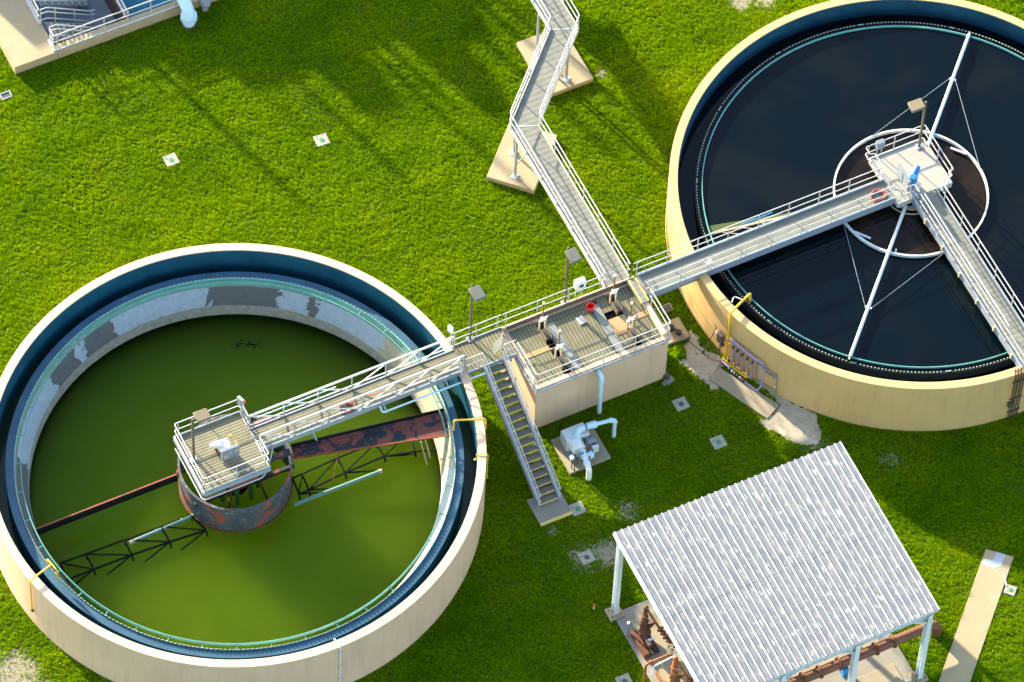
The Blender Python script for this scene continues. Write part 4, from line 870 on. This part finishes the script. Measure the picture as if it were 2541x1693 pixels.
MB().box(-2.68, -2.30, -5.40, -5.28, .78, .92).build('gauge_panel', 'panel_grey', Pu)
for x, y, z1 in ((-2.95, -5.42, .95), (-2.86, -5.52, .9), (-2.62, -5.34, .8), (-2.36, -5.34, .8)): MB().bar((x, y, .15), (x, y, z1), .04, .04).build('stand_leg', 'lid_dark', Pu)
MB().obox((-2.95, -5.38, .98), (.16, .16, .16)).build('switch', 'white_pipe', Pu)
t = thing('drain_pipe', 'pale blue drain pipe turning down from the chamber front wall to the grass', 'pipe', (-.38, -3.1, 0))
MB().tube(((-.38, -2.74, 3.05), (-.38, -3.12, 3.05), (-.38, -3.14, 0)), .105, 14, bend=.25).build('tube', 'lightblue', t)
MB().cyl((-.38, -2.725, 3.05), (-.38, -2.80, 3.05), .16, 16).build('collar', 'galv', t)
MB().cyl((-.38, -3.135, 2.55), (-.38, -3.135, 2.78), .135, 16).build('coupling', 'lightblue', t)

# ================================================================ PIPES AND BOXES ON THE TANK WALLS
t = thing('yellow_pipe', 'tall yellow pipe climbing the tan wall of the right tank and bending over its rim', 'pipe', (6.36, -2.94, 0), 'yellow spray pipes over the tank rims')
a0 = 194.8
MB().tube((pol(C2, 11.52, a0, 0), pol(C2, 11.52, a0, 3.86), pol(C2, 10.02, a0-1.6, 3.72), pol(C2, 10.0, a0-1.6, 3.02)), .058, 12, bend=.16).build('tube', 'yellow', t)
for z in (1.2, 2.6): MB().obox(pol(C2, 11.47, a0, z), (.1, .16, .05), R_(a0)).build('clamp', 'yellow', t)
MB().tube((pol(C2, 11.0, a0-2.6, 3.62), pol(C2, 10.75, a0-3.4, 3.72), pol(C2, 10.55, a0-1.2, 3.72)), .03, 6, bend=.1).build('branch_pipe', 'steel_white', t)
t = thing('yellow_pipe', 'yellow pipe with two prongs bent over the far left rim of the left tank', 'pipe', (-28.75, -2.6, 1.2), 'yellow spray pipes over the tank rims')
aw = 193.0
tb = MB(); p0 = pol(C1, 11.52, aw); 
tb.tube((pol(C1, 11.50, aw, 1.35), pol(C1, 11.50, aw, 3.82), pol(C1, 10.22, aw-.6, 3.78)), .045, 10, bend=.14)
tb.tube((pol(C1, 10.22, aw-2.6, 3.35), pol(C1, 10.22, aw-2.6, 3.78), pol(C1, 10.22, aw+1.6, 3.78), pol(C1, 10.22, aw+1.6, 3.05)), .042, 10, bend=.12); tb.build('tube', 'yellow', t)
MB().obox(pol(C1, 11.50, aw, 1.28), (.1, .12, .16)).build('valve', 'black', t)
t = thing('yellow_pipe', 'yellow pipe bent over the rim of the left tank near the stair', 'pipe', (-6.5, -3.6, 3.5), 'yellow spray pipes over the tank rims')
ae = -17.8
MB().tube((pol(C1, 11.50, ae, 3.1), pol(C1, 11.50, ae, 3.98), pol(C1, 10.05, ae+.6, 3.98), pol(C1, 10.05, ae+.6, 3.15)), .045, 10, bend=.14).build('tube', 'yellow', t)
t = thing('yellow_clamp', 'thin yellow strap with a hook across the left tank rim below the bent pipe', 'pipe clamp', (-7.3, -5, 3.0))
ab = -26.3
MB().tube((pol(C1, 11.49, ab, 1.6), pol(C1, 11.49, ab, 3.64), pol(C1, 10.98, ab, 3.64), pol(C1, 10.98, ab, 3.2)), .028, 8, bend=.06).build('strap', 'yellow', t)
MB().obox(pol(C1, 10.93, ab, 3.2), (.14, .08, .06)).build('hook', 'yellow_edge', t)
t = thing('wall_conduit', 'thin white conduit rising up the front wall of the left tank to its rim', 'conduit', (-17.6, -11.5, 0))
ac = 269.6
MB().tube((pol(C1, 11.47, ac, 0), pol(C1, 11.47, ac, 3.66), pol(C1, 10.98, ac-.3, 3.68), pol(C1, 10.94, ac-.3, 3.55)), .03, 8, bend=.12).build('tube', 'white_pipe', t)
for z in (.9, 2.0, 3.2): MB().obox(pol(C1, 11.46, ac, z), (.18, .04, .05)).build('clip', 'galv', t)
t = thing('conduit_bank', 'four dark conduits strapped to the tan tank wall below the lower right bridge', 'conduit', (17.0, -11.5, 0))
for k in range(4):
    g = 266.4+k*.72
    MB().tube((pol(C2, 11.50, g, 0), pol(C2, 11.50, g, 3.55), pol(C2, 11.2, g+.3, 3.75), pol(C2, 11.25, g+.8, 3.3+.2)), .032, 8, bend=.15).build('tube', 'brownwire', t)
for z in (.55, 1.6, 3.0): MB().bar(pol(C2, 11.46, 265.9, z), pol(C2, 11.46, 269.2, z), .04, .06).build('strut', 'brownwire', t)
MB().obox(pol(C2, 11.52, 266.2, 1.25), (.24, .14, .34)).build('pull_box', 'lid_dark', t, bevel=.01)
t = thing('pipe_manifold', 'purple piping manifold with valves along the tan wall of the right tank', 'pipe manifold', (7, -4, 0))
def arc(r, a, b, z, n=10): return [pol(C2, r, a+(b-a)*i/n, z) for i in range(n+1)]
MB().tube(arc(11.62, 196.6, 206.2, 2.05), .055, 10).build('header', 'purple', t)
MB().tube(arc(11.62, 195.8, 196.7, 2.08, 3), .03, 8).build('feed_line', 'steel_white', t)
for k, g in enumerate((197.2, 198.6, 200.1, 201.7, 203.2)):
    rs = MB().cyl(pol(C2, 11.62, g, .25), pol(C2, 11.62, g, 2.03), .034 if k else .05, 8).build('riser', 'purple', t)
    MB().cyl(pol(C2, 11.62, g, 1.55), pol(C2, 11.62, g, 1.78), .06, 10).cyl(pol(C2, 11.62, g, 1.66), pol(C2, 11.74, g, 1.70), .03, 8).build('valve', 'lid_dark', rs)
MB().tube(arc(11.6, 197, 204.2, 1.1), .022, 6).build('strut', 'galv', t)
MB().tube([*arc(11.9, 202.6, 206.2, .16, 5), pol(C2, 11.62, 206.3, .3), pol(C2, 11.62, 206.3, 2.03)], .042, 8, bend=.1).build('loop_pipe', 'purple', t)
MB().cyl(pol(C2, 11.62, 206.3, 1.72), pol(C2, 11.62, 206.3, 1.9), .075, 10).build('union', 'panel_grey', t)
MB().tube(arc(11.85, 195.3, 199.5, .22, 6), .05, 8).build('floor_pipe', 'purple', t)
yb = MB().tube(arc(11.78, 194.9, 202.6, .36, 10), .026, 8)
yb.build('yellow_line', 'yellow', t)
for k in range(7): MB().cyl(pol(C2, 11.80, 196.6+k*.95, .34), pol(C2, 11.80, 196.6+k*.95, .34+(.42 if k % 2 == 0 else .28)), .026, 8).build('yellow_stub', 'yellow', t)
for k in range(6): MB().ball(pol(C2, 11.88, 198.0+k*.8, .2), .09, 10, 6).build('pump_head', ('black', 'panel_grey', 'lid_dark')[k % 3], t)
MB().tube([*arc(11.5, 203.9, 209.8, 1.62, 6), pol(C2, 11.5, 209.9, .1)], .03, 8, bend=.06).tube([*arc(11.5, 206.6, 209.4, 1.36, 4)], .03, 8).tube((pol(C2, 11.5, 204.2, 1.62), pol(C2, 11.5, 204.2, .2)), .026, 8).tube(arc(11.5, 204.2, 209.6, .3), .026, 8).build('grey_conduit', 'panel_grey', t)
o = MB().prism(SLAB_M, -.05, .075).build('concrete_slab', 'conc', org=(6.2, -5, 0), bevel=.012); tag(o, 'long flat slab along the foot of the right tank beside the purple manifold', 'concrete slab')
t = thing('electrical_box', 'dark grey box on a post at the tan wall left of the tall yellow pipe', 'electrical box', (6.42, -2.5, 0))
ge = 193.0
MB().obox(pol(C2, 11.62, ge, 1.45), (.24, .34, .62), R_(ge)).build('case', 'lid_dark', t, bevel=.015)
MB().cyl(pol(C2, 11.60, ge, 0), pol(C2, 11.60, ge, 1.2), .035, 8).build('post', 'lid_dark', t)
MB().obox(pol(C2, 11.6, ge+.6, .98), (.14, .2, .16), R_(ge)).build('junction', 'lid_dark', t)
t = thing('hooked_pole', 'thin leaning pole with bent tip standing on the gravel', 'pole', (5.52, -2.22, 0))
MB().tube(((5.52, -2.22, 0), (6.10, -2.25, 1.85), (5.98, -2.22, 2.12)), .022, 8).build('shaft', 'brownwire', t)
MB().cyl((5.52, -2.22, 0), (5.535, -2.22, .12), .07, 10).build('foot', 'lid_dark', t)
MB().obox((6.05, -2.35, 1.6), (.06, .06, .18)).build('tag', 'white_pipe', t)
o = MB().tube(((5.0, -.98, .28), (5.2, -1.35, .05), (5.55, -2.3, .05), (5.75, -2.8, .05), (6.1, -3.05, .06)), .014, 6, bend=.1).build('ground_cable', 'brownwire', org=(5.5, -2, 0)); tag(o, 'thin dark cable running from the small pad across the gravel', 'cable')
t = thing('marker_post', 'short yellow post at the right end of the purple manifold', 'post', (7.5, -5.65, 0))
MB().cyl((7.5, -5.65, 0), (7.5, -5.65, .55), .035, 10).build('shaft', 'yellow', t); MB().ball((7.5, -5.65, .58), .055).build('cap', 'white_pipe', t)
o = MB().prism(PAD_R, -.05, .2).build('concrete_pad', 'conc_lit', org=(4.8, -.6, 0), bevel=.015); tag(o, 'small beige pad with two black fittings between the chamber and the right tank', 'concrete pad', 'concrete pads on the lawn')
t = thing('hose_fitting', 'pair of black fittings on the small beige pad right of the chamber', 'pipe fitting', (4.85, -.75, .2))
MB().cyl((4.72, -.52, .2), (4.72, -.52, .46), .12, 14).build('upper_stub', 'black', t); MB().cyl((4.92, -.88, .2), (4.92, -.88, .40), .12, 14).build('lower_stub', 'black', t); MB().cyl((4.74, -.55, .36), (4.92, -.86, .34), .07, 10).build('link', 'lid_dark', t)
t = thing('access_hatch', 'low grey hatch on the grass under the right channel girder bridge', 'hatch', (5.1, .72, 0))
MB().obox((5.1, .72, .05), (.52, .42, .1)).build('frame', 'conc_grey', t); MB().obox((5.1, .72, .11), (.4, .3, .02)).build('lid', 'lid_dark', t)
t = thing('hose_bib', 'small brown valve box and rubble at the right front corner of the chamber', 'valve box', (3.25, -2.85, 0))
MB().obox((3.28, -2.85, .28), (.22, .2, .26), .2).build('case', 'brownwire', t, bevel=.01)
MB().obox((3.36, -2.95, .08), (.42, .34, .16), .3).obox((3.1, -3.0, .04), (.25, .2, .1), .8).build('rubble', 'conc_grey', t, bevel=.03)

# ================================================================ MANHOLE COVERS (copies of one)
def cover(lid):
    g = thing('access_cover', '', 'manhole cover', (0, 0, 0), 'square concrete covers on the lawn')
    MB().box(-.33, .33, -.33, .33, -.05, .055).build('slab', 'pad_small', g, bevel=.018)
    MB().cyl((0, -.02, .05), (0, -.02, .07), .125, 20).build('lid', lid, g)
    MB().cyl((-.17, .12, .05), (-.17, .12, .062), .035, 10).build('plug', 'lid_dark', g)
    return g
protos = {}
for x, y, c, lab in MH:
    sc = .78 if x > 12 else 1.0
    if c not in protos:
        protos[c] = g = cover('lid_green' if c == 'green' else 'lid_dark'); g.location = (x, y, 0); g['label'] = lab
    else: g = copy_thing(protos[c], (x, y, 0), lab, random.uniform(-.12, .12) if x < 12 else .75)
    g.scale = (sc, sc, 1)
t = thing('floor_drain', 'rectangular drain with pale metal frame at the left edge of the lawn', 'drain', (-18.16, 25.15, 0))
m = MB()
for a, b, c, d in ((-18.44, -17.89, 24.95, 25.01), (-18.44, -17.89, 25.29, 25.35), (-18.44, -18.38, 25.01, 25.29), (-17.95, -17.89, 25.01, 25.29)): m.box(a, b, c, d, -.05, .07)
m.build('frame', 'galv', t, bevel=.01); MB().box(-18.38, -17.95, 25.01, 25.29, -.05, .035).build('grate', 'lid_dark', t)

# ================================================================ CANOPY WITH CORRUGATED ROOF
K = thing('canopy', 'open canopy with striped corrugated metal roof over the rusty pumps', 'canopy', (.95, -17.4, 0))
RX0, RX1, RYN, RYS, RZN, RZS = -4.75, 6.66, -12.72, -22.18, 6.36, 5.98
def sheet(ya, yb, dz):
    prof = []; n = 34; pw = (RX1-RX0)/n
    for k in range(n):
        x = RX0+k*pw; prof += [(x, 0), (x+.02, .075), (x+.065, .075), (x+.085, 0), (x+.205, 0), (x+.212, .006), (x+.222, .006), (x+.229, 0)]
    prof += [(RX1-.04, 0), (RX1-.03, .06), (RX1, .06)]
    z = lambda y: RZN+(RZS-RZN)*(RYN-y)/(RYN-RYS)+dz
    m = MB(); N = len(prof)
    vs = [(x, ya, z(ya)+h) for x, h in prof]+[(x, yb, z(yb)+h) for x, h in prof]
    m.add(vs, [(i, i+1, N+i+1, N+i) for i in range(N-1)])
    o = m.build('roof_sheet', 'roof', K, smooth=False)
    # the rib caps are a lighter metal than the weathered pans
    o.data.materials.append(MT['steel_white']); o.data.update()
    for f in o.data.polygons:
        if min(o.data.vertices[v].co.z-z(o.data.vertices[v].co.y+ORG[K.name].y) for v in f.vertices) > .05: f.material_index = 1
    s = o.modifiers.new('thickness', 'SOLIDIFY'); s.thickness = .012; s.offset = 1
    return o
sheet(RYN, -17.55, .005); sheet(-17.5, RYS, 0)
MB().bar((RX0-.02, RYN, RZN-.05), (RX0-.02, RYS, RZS-.05), .03, .18).build('rake_trim', 'steel_white', K)
MB().bar((RX1+.02, RYN, RZN-.02), (RX1+.02, RYS, RZS-.02), .03, .16).build('rake_trim', 'steel_white', K)
MB().bar((RX0, RYS+.02, RZS-.07), (RX1, RYS+.02, RZS-.07), .02, .10).build('eave_trim', 'steel_white', K)
MB().bar((RX0, RYN-.02, RZN-.07), (RX1, RYN-.02, RZN-.07), .02, .10).build('eave_trim', 'steel_white', K)
for k in range(8):
    y = -13.2-k*1.26; z = RZN+(RZS-RZN)*(RYN-y)/(RYN-RYS)-.11; MB().bar((RX0+.05, y, z), (RX1-.05, y, z), .07, .18).build('purlin', 'steel_white', K)
def ibeam(a, b, wd, dp, up):
    m = MB(); a, b = Vector(a), Vector(b); u = Vector(up); d = (b-a).normalized(); s = d.cross(u).normalized()
    m.bar(a+u*(dp/2), b+u*(dp/2), wd, .02, up); m.bar(a-u*(dp/2), b-u*(dp/2), wd, .02, up); m.bar(a, b, .014, dp-.022, up); return m
for x in (-4.62, -1.02, 2.68, 6.32):
    for y, zt_ in ((-13.2, 6.02), (-22.0, 5.68)):
        ibeam((x, y, .1), (x, y, zt_), .24, .26, (0, 1, 0)).build('post', 'steel_white', K, smooth=False)
        ft = MB().box(x-.35, x+.35, y-.34, y+.34, -.05, .16).build('footing', 'conc_lit', K, bevel=.02)
        b_ = MB()
        for sx in (-.22, .22):
            for sy in (-.2, .2): b_.cyl((x+sx, y+sy, .16), (x+sx, y+sy, .22), .03, 6)
        b_.build('anchor_bolts', 'rust', ft)
    ibeam((x, -12.9, 6.10), (x, -22.1, 5.73), .2, .24, (0, 0, 1)).build('rafter', 'steel_white', K, smooth=False)
    s = -1 if x > 0 else 1
    for y in (-13.2, -22.0):
        MB().bar((x+s*.02, y, 4.9), (x+s*1.05, y, 5.75 if y > -20 else 5.62), .1, .1).build('knee_brace', 'steel_white', K)
for y in (-13.2, -22.0): ibeam((-4.62, y, 5.95 if y > -20 else 5.6), (6.32, y, 5.95 if y > -20 else 5.6), .16, .2, (0, 0, 1)).build('eave_beam', 'steel_white', K, smooth=False)
o = MB().prism([(-4.72, -26), (6.25, -26), (6.25, -13.2), (-4.72, -13.2)], -.05, .10).build('concrete_slab', 'conc_grey', org=(.7, -19, 0), bevel=.015); tag(o, 'large stained grey slab under the corrugated canopy', 'concrete slab')
o = MB().box(-4.2, 5.6, -20.0, -13.9, .10, .16).box(-4.2, 5.6, -25.5, -20.9, .10, .155).build('plinth', 'conc', org=(.7, -19, .1), bevel=.015); tag(o, 'low raised plinth on the slab beneath the corrugated canopy', 'plinth')

# big brown pipe lines
t = thing('brown_pipeline', 'thick brown flanged pipeline emerging from under the canopy and bending into the grass', 'pipeline', (3, -20.3, 0))
MB().tube(((-6, -20.3, .95), (8.1, -20.3, .95), (8.15, -20.3, -.1)), .235, 20, bend=.45, seg=6).build('main_pipe', 'brown_pipe', t)
for x in (-1.0, .4, 1.25, 2.1, 3.1, 4.95, 5.85): MB().cyl((x-.05, -20.3, .95), (x+.05, -20.3, .95), .32, 20).build('flange', 'rust', t)
MB().cyl((-3, -19.72, 1.15), (5.5, -19.72, 1.15), .17, 16).build('upper_pipe', 'brown_pipe', t)
for x in (.8, 1.7, 2.6, 3.5, 4.5, 5.4): MB().cyl((x-.04, -19.72, 1.15), (x+.04, -19.72, 1.15), .235, 16).build('upper_flange', 'rust', t)
for x in (1.7, 3.9, 5.5): MB().cyl((x, -19.72, 1.3), (x, -19.72, 1.62), .10, 12).build('riser', 'rust_orange', t)
MB().box(3.2, 3.45, -20.6, -20.0, .1, .75).build('support', 'blue', t)
# rusty pumps at the left end
def rusty(dy, tone, label):
    g = thing('rusty_pump', label, 'pump', (-4.0, -14.9+dy, .1), 'rusty pumps under the canopy'); y = dy
    MB().box(-4.50, -4.22, -15.95+y, -14.55+y, .1, .44).build('base_rail', tone, g, bevel=.02)
    MB().box(-4.22, -3.72, -15.95+y, -15.15+y, .1, .30).build('base_tray', 'darkbrown', g)
    MB().cyl((-4.0, -15.15+y, .55), (-4.0, -15.7+y, .55), .19, 16).build('motor', 'darkbrown', g)
    MB().ball((-4.0, -14.95+y, .60), .32, 16, 10, (.95, .9, 1.05)).build('volute', tone, g)
    MB().tube(((-3.96, -14.9+y, .6), (-3.9, -14.66+y, 1.1), (-3.72, -14.36+y, 1.5)), [.20, .15, .10], 14).build('neck', tone, g)
    for k in range(3): MB().cyl((-3.93+.05*k, -14.78+y+.12*k, .86+.2*k), (-3.925+.05*k, -14.76+y+.12*k, .91+.2*k), .23-.03*k, 14).build('flange', tone, g)
    MB().ball((-3.66, -14.3+y, 1.54), .13, 12, 8).build('elbow', tone, g)
    MB().cyl((-3.64, -14.35+y, 1.50), (-3.46, -15.25+y, 1.10), .065, 12).build('branch_pipe', 'rust_orange', g)
    MB().cyl((-3.84, -14.95+y, .85), (-3.40, -14.80+y, .95), .08, 10).build('side_arm', tone, g)
    for k in range(5):
        c = Vector((-3.44+.04*k, -15.3+y-.2*k, 1.08-.05*k)); MB().cyl(c, c+Vector((.02, -.09, -.02)), .17-.02*(k % 2), 12).build('valve_flange', 'rust', g)
    MB().cyl((-3.45, -15.25+y, 1.1), (-3.2, -16.4+y, .85), .09, 12).build('valve_body', 'rust', g)
    for k in range(4): MB().obox((-4.05+.07*k, -15.45+y-.06*(k % 2), .76), (.09, .06, .05), .3*k).build('shiny_bolt', 'white_pipe', g)
    return g
rusty(0, 'rust', 'dark rusty pump on the corner of the slab nearest the left canopy post')
rusty(-2.95, 'rust_orange', 'orange rusty pump cut by the bottom edge below the handwheel')
t = thing('hand_wheel', 'weathered spoked hand wheel among the rusty pumps beside the canopy edge', 'hand wheel', (-3.5, -16.7, 1.3))
MB().tube([(-3.5+.24*math.cos(2*PI*i/20), -16.65+.24*math.sin(2*PI*i/20), 1.32) for i in range(20)], .035, 8, True).build('rim', 'timber', t)
for k in range(3): MB().bar((-3.5+.22*math.cos(k*PI/3), -16.65+.22*math.sin(k*PI/3), 1.31), (-3.5-.22*math.cos(k*PI/3), -16.65-.22*math.sin(k*PI/3), 1.31), .04, .03).build('spoke', 'timber', t)
MB().cyl((-3.5, -16.65, .5), (-3.5, -16.65, 1.33), .04, 8).build('stem', 'rust', t)
t = thing('rust_pipe', 'orange rusty pipe crossing low over the slab edge and turning down', 'pipe', (-4.6, -16.8, 0))
MB().tube(((-3.6, -16.78, 1.25), (-4.92, -16.80, 1.25), (-4.98, -16.95, .05)), .065, 12, bend=.16).build('tube', 'rust_orange', t); MB().cyl((-4.62, -16.79, 1.25), (-4.72, -16.79, 1.25), .11, 12).build('flange', 'rust_orange', t)
o = MB().tube(((-3.2, -16.98, 1.5), (-3.45, -17.02, 1.42), (-4.66, -17.02, 1.22), (-4.72, -17.08, .6)), .035, 8, bend=.15).build('white_conduit', 'white_pipe', org=(-4, -17, 0)); tag(o, 'thin white conduit next to the orange rusty pipe by the handwheel', 'conduit')
t = thing('grey_post', 'short grey post with a shiny cap at the slab edge beside the dark rusty pump', 'post', (-4.62, -14.5, .1))
MB().cyl((-4.62, -14.5, .1), (-4.60, -14.45, 1.05), .045, 10).build('shaft', 'panel_grey', t); MB().cyl((-4.60, -14.45, 1.05), (-4.60, -14.45, 1.15), .065, 10).build('cap', 'white_pipe', t)
o = MB().box(-4.42, -4.36, -22, -16.9, .16, .40).build('tray_edge', 'rust_orange', org=(-4.4, -19, .1)); tag(o, 'straight rusty tray edge running down along the rusty pumps', 'tray edge')
for x, y, lab in ((-1.15, -10.65, 'tiny orange and white marker standing above the canopy far edge'), (-5.35, -12.55, 'tiny orange marker on the grass left of the canopy post footing')):
    t = thing('marker', lab, 'marker'if 0 else 'marker post', (x, y, 0)); MB().cyl((x, y, 0), (x, y, .22), .04, 8).build('stake', 'white_pipe', t); MB().cyl((x, y, .22), (x, y, .36), .05, 8).build('tip', 'orange_marker', t)

# a torn film of pale plastic lies on the top end of the path
def film(poly, nm, lab):
    pts = [(x+random.uniform(-.015, .015), y+random.uniform(-.015, .015)) for x, y in poly]
    o = MB().prism(pts, .061, .067).build(nm, 'plastic', org=(*poly[0], .06), smooth=False); tag(o, lab, 'plastic sheet')
film([(12.72, -17.68), (13.05, -17.98), (12.78, -18.22), (12.55, -18.45), (12.2, -18.42), (11.88, -18.05), (11.76, -17.93), (12.05, -17.75), (12.35, -17.98), (12.52, -17.86)], 'plastic_sheet', 'torn pale plastic sheet lying across the top end of the diagonal path')
film([(12.55, -18.62), (12.62, -18.56), (12.42, -19.12), (12.30, -19.5), (12.22, -19.48), (12.38, -19.0)], 'plastic_strip', 'narrow whitish strip on the diagonal path beside the bright green lid cover')

# ================================================================ BASIN AT THE TOP LEFT
Bs = thing('basin', 'low concrete basin with white railings at the top left corner', 'basin', (-10, 33, 0))
bw = MB(); bw.prism([(-17.26, 26.12), (-15.02, 26.12), (-15.02, 44), (-17.26, 44)], -.05, .58); bw.box(-15.018, 4, 26.12, 26.58, -.05, .58)
bw.build('wall', 'conc_lit', Bs, bevel=.02)
MB().box(-15.0, -11.22, 26.585, 44, -1.5, -1.2).build('floor', 'slate', Bs)
MB().box(-15.015, -14.98, 26.6, 44, -1.2, .5).box(-14.9, -11.2, 26.582, 26.60, -1.2, .5).build('inner_face', 'darkbrown', Bs)
MB().box(-11.22, -11.0, 26.585, 44, -1.5, .30).build('partition', 'darkbrown', Bs)
MB().box(-11.0, 4, 26.585, 44, -1.6, -1.5).build('pool_floor', 'darkbrown', Bs)
W3 = MB().box(-10.99, 4, 26.586, 44, -1.4, -.5).build('water', 'water_blue', org=(-3, 35, -.5)); kind(W3, 'structure')
railing('guard_rail', Bs, ((-15.10, 26.32, .58), (-8.6, 26.32, .58)), 1.07, .55, 1.2, .034)
railing('guard_rail', Bs, ((-15.10, 26.32, .58), (-15.10, 26.82, .58)), 1.07, .55, 1.2, .034)
railing('guard_rail', Bs, ((-15.12, 28.08, .58), (-15.12, 38, .58)), 1.07, .55, 1.6, .034)
MB().box(-15.2, -15.04, 26.2, 26.95, .585, .66).box(-15.2, -15.04, 28.0, 40, .585, .66).box(-15.04, -8, 26.2, 26.26, .582, .64).build('kerb', 'alu', Bs)
for x in (-11.2, -11.02): railing('guard_rail', Bs, ((x, 26.7, .3), (x, 36, .3)), .5, .3, 3, .03)
SB = thing('metal_stair', 'short metal stair with yellow nosings going down into the top left basin', 'stairs', (-13.8, 27.5, 0))
for k in range(8):
    x = -14.75+.3*k; z = .45-.2*k; tr = MB().box(x-.16, x+.14, 26.98, 28.0, z-.04, z).build('tread', 'slate', SB); MB().box(x+.14, x+.175, 26.98, 28.0, z-.045, z+.006).build('nosing', 'yellow_edge', tr)
for y in (26.92, 28.06):
    m = MB()
    for hh in (1.05, .72, .22): m.tube(((-15.08, y, .58+hh), (-14.7, y, .58+hh), (-12.45, y, -.95+hh), (-12.25, y, -.95+hh)), .03, 8, bend=.1)
    rr = m.build('handrail', 'alu', SB)
    for x in (-15.05, -14.3, -13.3, -12.4):
        z = .58 if x < -14.7 else .58-(x+14.7)*.68; MB().cyl((x, y, z-.1), (x, y, z+1.05), .028, 8).build('post', 'alu', rr)
    MB().hexa([(-14.9, y-.03, .25), (-14.9, y+.03, .25), (-12.4, y+.03, -1.25), (-12.4, y-.03, -1.25), (-14.9, y-.03, .52), (-14.9, y+.03, .52), (-12.4, y+.03, -.98), (-12.4, y-.03, -.98)]).build('stringer', 'galv', SB)
SB2 = thing('metal_stair', 'second metal stair descending behind the first one in the top left basin', 'stairs', (-13.8, 30, 0))
for k in range(7): 
    x = -14.6+.35*k; tr = MB().box(x, x+.3, 29.2, 30.1, .25-.2*k, .29-.2*k).build('tread', 'slate', SB2); MB().box(x+.3, x+.335, 29.2, 30.1, .25-.2*k, .297-.2*k).build('nosing', 'yellow_edge', tr)
for y in (29.15, 30.15):
    m = MB()
    for hh in (1.0, .6): m.tube(((-14.9, y, .4+hh), (-12.2, y, -1.15+hh)), .03, 8)
    m.build('handrail', 'alu', SB2)
t = thing('inlet_pipe', 'thick pale blue pipe curving over the basin wall down into the grass', 'pipe', (-8.4, 25.5, 0))
MB().tube(((-8.40, 28.5, 1.15), (-8.40, 25.46, 1.15), (-8.40, 25.44, 0)), .30, 22, bend=.5, seg=8).build('tube', 'lightblue', t)
MB().cyl((-8.40, 25.44, .42), (-8.40, 25.44, .56), .41, 22).cyl((-8.40, 25.44, .60), (-8.40, 25.44, .72), .40, 22).build('flange', 'lightblue', t)
MB().cyl((-8.40, 25.44, -.05), (-8.40, 25.44, .03), .42, 22).build('collar', 'brownwire', t)
t = thing('valve', 'grey valve wrapped in mesh beside the thick pale blue pipe at the top edge', 'valve', (-7.35, 25.9, 0))
MB().cyl((-7.35, 25.88, 0), (-7.35, 25.88, .75), .17, 14).build('body', 'galv', t); MB().ball((-7.33, 25.85, .55), .27, 12, 8).build('wrap', 'panel_grey', t)
o = MB()
for k in range(160):
    a, rr, z = random.uniform(0, 2*PI), random.uniform(0, .42)**.8*1.0, random.uniform(.02, .34); c = Vector((4.45+rr*.8*math.cos(a), -1.72+rr*.7*math.sin(a), z*(1-.6*rr)))
    d = Vector((random.uniform(-1, 1), random.uniform(-1, 1), random.uniform(.1, 1))).normalized()*.13; s_ = d.cross(Vector((0, 0, 1))).normalized()*.045
    o.add([c-s_, c+s_, c+d], [(0, 1, 2)])
o = o.build('weed_clump', 'grass', org=(4.45, -1.7, 0), smooth=False); tag(o, 'bright leafy weed clump at the right end of the chamber beside the gravel', 'plant')

# ================================================================ UNSEEN BUILDING BEYOND THE TOP EDGE (shaped to throw the stepped shade on the lawn)
Bd = thing('shadow_building', 'unseen stepped building shaped to shade the lawn, beyond the top left basin', 'building', (-9, 44, 0))
for x0, x1, h in ((-19.8, -17.2, 5.2), (-17.2, -15.2, 5.65), (-15.2, -13.2, 6.3), (-13.2, 2.4, 6.9)):
    MB().box(x0+.001, x1, 40, 48, 0, h).build('wall', 'bldg', Bd)
for x0, x1, h in ((-10.1, -8.5, 1.75), (-12.6, -11.9, .45), (-5.6, -4.4, 2.6), (-3.7, -2.0, 1.0), (.9, 1.6, 3.8)):  # blocks added and sized for the long fingers of shade on the lawn
    MB().box(x0, x1, 41, 44, 6.9, 6.9+h).build('shade_block', 'galv', Bd)
railing('streak_rail', Bd, ((-13, 40.2, 6.9), (2.2, 40.2, 6.9)), 1.1, .55, 1.5, .05)  # rail and masts added for fine streaks in the lawn shade
for x, h in ((-11.4, 3.2), (-7.4, 5.2), (-6.6, 2.2), (-2.6, 4.4), (-1.2, 2.6), (-.3, 3.4), (-16.2, 3.0)):
    MB().cyl((x, 41.5, 5), (x, 41.5, 6.9+h), .16, 8).build('streak_mast', 'galv', Bd)
for k in range(6): MB().box(-18.6+k*3, -17.4+k*3, 39.95, 40.0, 1.2, 3.0).build('window', 'lining_dark', Bd)
